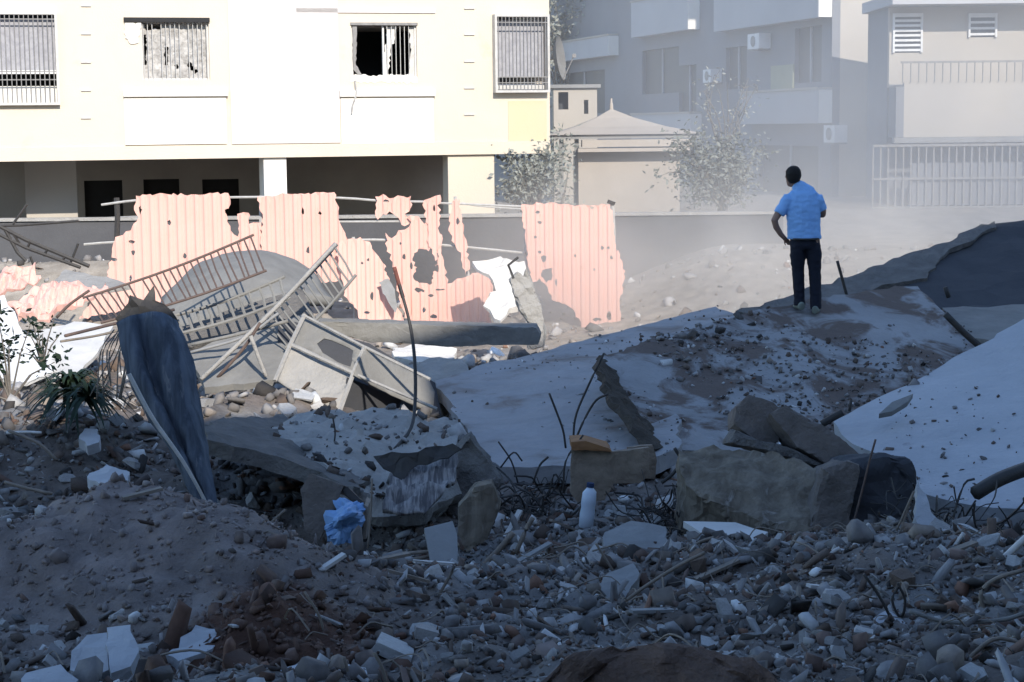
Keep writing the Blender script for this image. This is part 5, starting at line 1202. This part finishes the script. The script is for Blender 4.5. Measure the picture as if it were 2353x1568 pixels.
for x0, x1, y0, y1, n, s0, s1, where in zones:
    for i in range(n):
        x, y = rr.uniform(x0, x1), rr.uniform(y0, y1)
        if abs(x) > y * .30 + .1: x *= .8
        key = rr.choices(['chunkobj', 'chunkpale', 'chunkbrown'], [.62, .24, .14])[0]; k = rr.randrange(len(TPL)); s = rr.uniform(s0, s1) * rr.uniform(.5, .85)
        o = bpy.data.objects.new('concrete_lump', chunk_mesh(k, key)); COL.objects.link(o)
        o.location = (x, y, hz(x, y) + s * .22); o.rotation_euler = (rr.gauss(0, .45), rr.gauss(0, .45), rr.uniform(0, 6.28)); o.scale = (s * rr.uniform(.9, 1.6), s * rr.uniform(.9, 1.3), s * rr.uniform(.7, 1.1))
        cn = {'chunkobj': 'grey', 'chunkpale': 'pale', 'chunkbrown': 'brown'}[key]; f_ = 'chunky' if k < 9 else 'flattish' if k < 18 else 'thin flat'
        nm, lx, ly = min(LM, key=lambda q: (q[1] - x)**2 + .5 * (q[2] - y)**2); dx, dy = x - lx, (y - ly) * .7
        rel = ('right of' if dx > 0 else 'left of') if abs(dx) > abs(dy) else ('behind' if dy > 0 else 'in front of')
        far = '' if math.hypot(dx, dy) > .5 else 'just '; t_ = (s - s0 * .7) / (s1 - s0 * .7); sz = 'small' if t_ < .33 else 'middling' if t_ < .62 else 'large'
        lb_ = f'{sz} {cn} {f_} concrete lump {far}{rel} {nm}'
        if lb_ in used: lb_ = lb_.replace('concrete lump', 'concrete lump') + (', left one' if x < used[lb_] else ', right one')
        used.setdefault(lb_, x)
        tag(o, lb_, 'concrete lump', f'concrete lumps {where}')
# tangled thin wires and splinters
mb = MB()
for i in range(420):
    x, y = rr.uniform(-3.2, 3.6), rr.uniform(7.8, 14.5)
    if abs(x) > y * .31 or (mound(np.array([x]), np.array([y]))[0] > .4 and rr.random() < .8): continue
    if x < 0 and rr.random() < .45: continue
    L_ = rr.uniform(.08, .42); a_ = rr.uniform(0, 6.28); z = hz(x, y) + .02; c_ = rr.gauss(0, .12)
    pts = [Vector((x + math.cos(a_ + c_ * t) * L_ * t / 3, y + math.sin(a_ + c_ * t) * L_ * t / 3, z + L_ * rr.uniform(.05, .3) * math.sin(t) * (.5 + rr.random()))) for t in range(4)]
    mb.tube(smoothpts(pts, 3), rr.choice((.003, .004, .006)), 4)
q = mb.build('loose_wires', MT['wood'], None); tag(q, 'thin tangled wires and splinters all over the near rubble', 'wires', kind='stuff')

mb = MB()
for i in range(170):
    x, y = rr.choice([(rr.uniform(-.1, .55), rr.uniform(14.6, 15.9)), (rr.uniform(1.05, 1.4), rr.uniform(14.2, 15.2)), (rr.uniform(2.7, 3.6), rr.uniform(12.6, 13.6))])
    L_ = rr.uniform(.12, .5); a_ = rr.uniform(0, 6.28); z = hz(x, y) + rr.uniform(0, .14); pts = [Vector((x, y, z))]
    for k in range(3): pts.append(pts[-1] + Vector((math.cos(a_) * L_ / 3, math.sin(a_) * L_ / 3, rr.gauss(.04, .07)))); a_ += rr.gauss(0, .7)
    mb.tube(smoothpts(pts, 3), rr.choice((.004, .006, .009)), 4)
q = mb.build('twisted_bars', MT['blackmetal'], None); tag(q, 'dark tangle of thin twisted bars at the foot of the slabs', 'bars', kind='stuff')
for i, (x_, y_, ln, an, w_, key, lb_) in enumerate((
    (880, 1300, 150, .10, .05, 'wood', 'grey plank lying below the open box'), (1000, 1310, 110, -.25, .04, 'offwhite', 'pale narrow plank left of the triangular plate'), (1080, 1250, 90, .9, .05, 'wood', 'short upright plank leaning on the tan lump'),
    (1180, 1230, 80, 1.1, .05, 'offwhite', 'pale plank pointing up right of the tan lump'), (1230, 1290, 100, .5, .06, 'cement', 'grey board lying above the metal tray'), (1300, 1230, 90, -.6, .05, 'wood', 'brown plank left of the pale bottle'),
    (940, 1350, 120, -.5, .045, 'wood', 'brown plank left of the metal tray'), (1650, 1330, 130, .35, .05, 'wood', 'grey plank in the rubble below the white plate'), (1900, 1370, 110, -.3, .05, 'offwhite', 'pale plank in the right rubble'),
    (2200, 1280, 120, .25, .06, 'wood', 'grey plank on the right heap'), (1500, 1420, 120, -.15, .05, 'cement', 'flat grey board right of the squarish block'), (760, 1320, 90, .6, .05, 'offwhite', 'short pale plank right of the soil mound'), (330, 1150, 100, .2, .05, 'wood', 'grey plank behind the soil mound'))):
    # find the ground under the picture point
    d_ = ray(x_, y_); tt = 7.0
    while (CP + d_ * tt).z > hz((CP + d_ * tt).x, (CP + d_ * tt).y) and tt < 30: tt += .05
    g = CP + d_ * tt; L_ = ln * g.y / F / 2; dv_ = Vector((math.cos(an), .5, math.sin(an) * .8)).normalized() * L_
    c_ = g + Vector((0, 0, .03 + abs(dv_.z) * .7)); m_ = MB().bar(c_ - dv_, c_ + dv_ * .9, w_, .018); q = m_.build('splintered_plank', MT[key], None); tag(q, lb_, 'plank')

# ------------------------------------------------------------------ the man
def limb(bm_v, bm_f, secs, n=14):
    """a tapering tube of elliptic sections: (centre, rx, ry) with the section's plane turned along the limb"""
    b = len(bm_v); m = len(secs)
    for i, (c, rx, ry) in enumerate(secs):
        c = Vector(c); d = (Vector(secs[min(i+1, m-1)][0]) - Vector(secs[max(i-1, 0)][0])).normalized()
        ref = Vector((1, 0, 0)) if abs(d.x) < .8 else Vector((0, 1, 0))
        a = (ref - d * ref.dot(d)).normalized(); e = d.cross(a).normalized()
        for k in range(n): t = 6.28318 * k / n; bm_v.append(c + a * rx * math.cos(t) + e * ry * math.sin(t))
    for i in range(m - 1):
        for k in range(n): k2 = (k+1) % n; bm_f.append((b+i*n+k, b+i*n+k2, b+(i+1)*n+k2, b+(i+1)*n+k))
    bm_f.append(tuple(b + k for k in reversed(range(n)))); bm_f.append(tuple(b + (m-1)*n + k for k in range(n)))
def fused(name, parts, m, parent, vox=.011, sm=4, noise=0.0):
    v, f = [], []
    for p_ in parts: limb(v, f, p_)
    o_ = obj(name, v, f, m, parent, local=True)
    md = o_.modifiers.new('r', 'REMESH'); md.mode = 'VOXEL'; md.voxel_size = vox
    ms = o_.modifiers.new('s', 'SMOOTH'); ms.factor = .5; ms.iterations = sm
    dg = bpy.context.evaluated_depsgraph_get(); ev = o_.evaluated_get(dg); me = bpy.data.meshes.new_from_object(ev)
    o_.modifiers.clear(); o_.data = me
    if not me.materials: me.materials.append(m)
    if noise:
        for vv in me.vertices: vv.co += vv.normal * noise * (mnoise.noise(Vector((vv.co.x * 9, vv.co.y * 9, vv.co.z * 22))) + .6 * mnoise.noise(vv.co * 30))
    me.polygons.foreach_set('use_smooth', [True] * len(me.polygons)); return o_
MT['skin'] = mat('skin', (.30,.19,.14), (.26,.16,.12), 8, .6, .05, 60)
MT['shirt'] = mat('blue_shirt', (.27,.50,.84), (.23,.44,.78), 6, .9, .25, 60)
MT['trousers'] = mat('navy_trousers', (.014,.017,.030), (.010,.012,.02), 6, .9, .3, 60)
MT['hair'] = mat('dark_hair', (.012,.010,.009), (.02,.016,.014), 20, .7, .5, 90)
MT['shoe'] = mat('grey_green_shoe', (.20,.23,.20), (.13,.15,.13), 8, .8, .2, 40)
foot = PL(1853, 716, pl2)
man = thing('person', 'man in light blue shirt, seen from behind, hand on hip on the slab', 'person', foot + pl2[1] * .015, 0)
S = foot.y / 4183.0 * 335 / 1.75; man.scale = (S, S, S)
gz = lambda x, y: -(pl2[1].x * x + pl2[1].y * y) / pl2[1].z / S       # slab height under a foot, in the man's own units
fl, frr = (-.085, .0), (.10, -.06)
zl, zr2 = gz(*fl), gz(*frr)
arm = .043
body = [  # torso, neck, head
    [((-.03, 0, .84), .15, .10), ((-.04, 0, 1.0), .14, .095), ((-.05, .01, 1.2), .165, .105), ((-.06, .01, 1.36), .165, .10), ((-.085, .015, 1.44), .10, .075), ((-.115, .03, 1.50), .062, .062), ((-.14, .045, 1.55), .058, .062)],
    [((-.195, .12, 1.495), .035, .03), ((-.185, .10, 1.53), .058, .07), ((-.175, .07, 1.59), .078, .098), ((-.168, .05, 1.645), .080, .098), ((-.166, .04, 1.69), .062, .075), ((-.166, .04, 1.71), .02, .02)],
    [((-.20, .15, 1.585), .018, .018), ((-.215, .185, 1.565), .015, .015)],                                     # nose, turned away
    [((-.25, .045, 1.60), .012, .03), ((-.262, .04, 1.61), .010, .022)], [((-.09, .04, 1.60), .012, .03), ((-.078, .035, 1.61), .010, .022)],   # ears
    # left arm akimbo
    [((-.18, 0, 1.36), .042, .042), ((-.28, -.01, 1.28), .046, .046), ((-.36, -.03, 1.16), .045, .045), ((-.40, -.035, 1.09), .042, .042), ((-.375, -.01, 1.01), .039, .039), ((-.315, .03, .92), .033, .033), ((-.27, .05, .875), .028, .025)],
    # right arm, bent forward
    [((.07, 0, 1.36), .042, .042), ((.155, .01, 1.28), .044, .044), ((.188, .03, 1.19), .045, .045), ((.192, .06, 1.15), .042, .042), ((.165, .16, 1.14), .037, .037), ((.10, .26, 1.16), .03, .03)],
    # legs
    [((-.09, 0, .86), .09, .10), ((-.105, .005, .70), .082, .09), ((-.10, .01, .47), .058, .062), ((-.09, 0, .32), .055, .06), ((-.085, 0, zl + .08), .036, .042)],
    [((.055, 0, .86), .09, .10), ((.08, .0, .70), .082, .09), ((.09, -.01, .47), .058, .062), ((.095, -.03, .32), .055, .06), ((.10, -.06, zr2 + .08), .036, .042)]]
# hands: palm, four fingers, thumb each
def hand(w, d, side, up_v):
    d = d.normalized(); s_ = side.normalized(); res = [[(w, .026, .018), (w + d * .045, .034, .016), (w + d * .085, .036, .014)]]
    for i, l in enumerate((.062, .075, .07, .055)):
        b = w + d * .08 + s_ * (.026 - i * .0175); c1 = b + d * l * .5 + up_v * .006; c2 = b + d * l + up_v * .03
        res.append([(b, .0095, .0095), (c1, .009, .009), (c2, .0075, .0075)])
    b = w + d * .02 + s_ * .028; res.append([(b, .011, .011), (b + d * .025 + s_ * .025, .010, .010), (b + d * .055 + s_ * .034, .008, .008)]); return res
body += hand(Vector((-.27, .05, .875)), Vector((.55, .55, -.6)), Vector((-.3, -.5, -.7)), Vector((.3, .3, .5)))
body += hand(Vector((.10, .26, 1.16)), Vector((-.9, .25, .1)), Vector((0, .2, 1)), Vector((0, -.7, 0)))
fused('body', body, MT['skin'], man, .008, 3)
shirt = [[((-.035, 0, .86), .205, .135), ((-.035, 0, .885), .207, .137), ((-.04, 0, .99), .200, .132), ((-.05, .0, 1.16), .205, .134), ((-.052, .0, 1.28), .206, .128), ((-.055, .005, 1.375), .188, .11), ((-.068, .012, 1.435), .145, .09), ((-.095, .022, 1.48), .092, .078), ((-.125, .038, 1.525), .070, .072)],
         [((-.16, 0, 1.38), .080, .078), ((-.225, -.004, 1.345), .080, .075), ((-.29, -.015, 1.25), .074, .07), ((-.345, -.026, 1.165), .072, .068)],
         [((.055, 0, 1.38), .080, .078), ((.115, .005, 1.345), .076, .074), ((.16, .02, 1.26), .066, .068), ((.183, .03, 1.20), .060, .064)]]
fused('shirt', shirt, MT['shirt'], man, .010, 4, .007)
tro = [[((-.025, 0, .74), .17, .12), ((-.028, 0, .80), .182, .125), ((-.03, 0, .88), .178, .12)],
       [((-.105, 0, .80), .098, .112), ((-.112, .005, .66), .094, .10), ((-.108, .01, .47), .074, .08), ((-.098, 0, .30), .07, .076), ((-.09, 0, zl + .14), .066, .072), ((-.087, 0, zl + .05), .07, .078)],
       [((.06, 0, .80), .098, .112), ((.085, 0, .66), .094, .10), ((.092, -.01, .47), .076, .082), ((.097, -.03, .30), .072, .078), ((.10, -.055, zr2 + .14), .068, .074), ((.102, -.06, zr2 + .05), .072, .08)]]
fused('trousers', tro, MT['trousers'], man, .010, 4, .006)
hair = [[((-.15, -.005, 1.54), .058, .05), ((-.162, -.005, 1.575), .085, .075), ((-.168, .008, 1.625), .096, .096), ((-.168, .02, 1.675), .092, .10), ((-.167, .028, 1.715), .068, .08), ((-.167, .03, 1.737), .025, .035)]]
fused('hair', hair, MT['hair'], man, .009, 3, .004)
for (x_, y_), z_, a_ in ((fl, zl, .15), (frr, zr2, -.25)):
    c_, s_ = math.cos(a_), math.sin(a_); q = lambda t, h: (x_ + -s_ * t, y_ + c_ * t, z_ + h)
    fused('shoe', [[(q(-.11, .045), .034, .045), (q(-.08, .05), .042, .05), (q(0, .045), .046, .045), (q(.09, .032), .050, .034), (q(.15, .024), .042, .026), (q(.17, .02), .02, .016)]], MT['shoe'], man, .009, 2)
MB().tube([(-.208, .01, .868), (-.15, .125, .866), (-.03, .14, .864), (.10, .12, .866), (.15, 0, .868), (.10, -.12, .866), (-.03, -.138, .864), (-.16, -.12, .866), (-.208, -.01, .868)], .012, 5).build('belt', MT['blackmetal'], man, True)
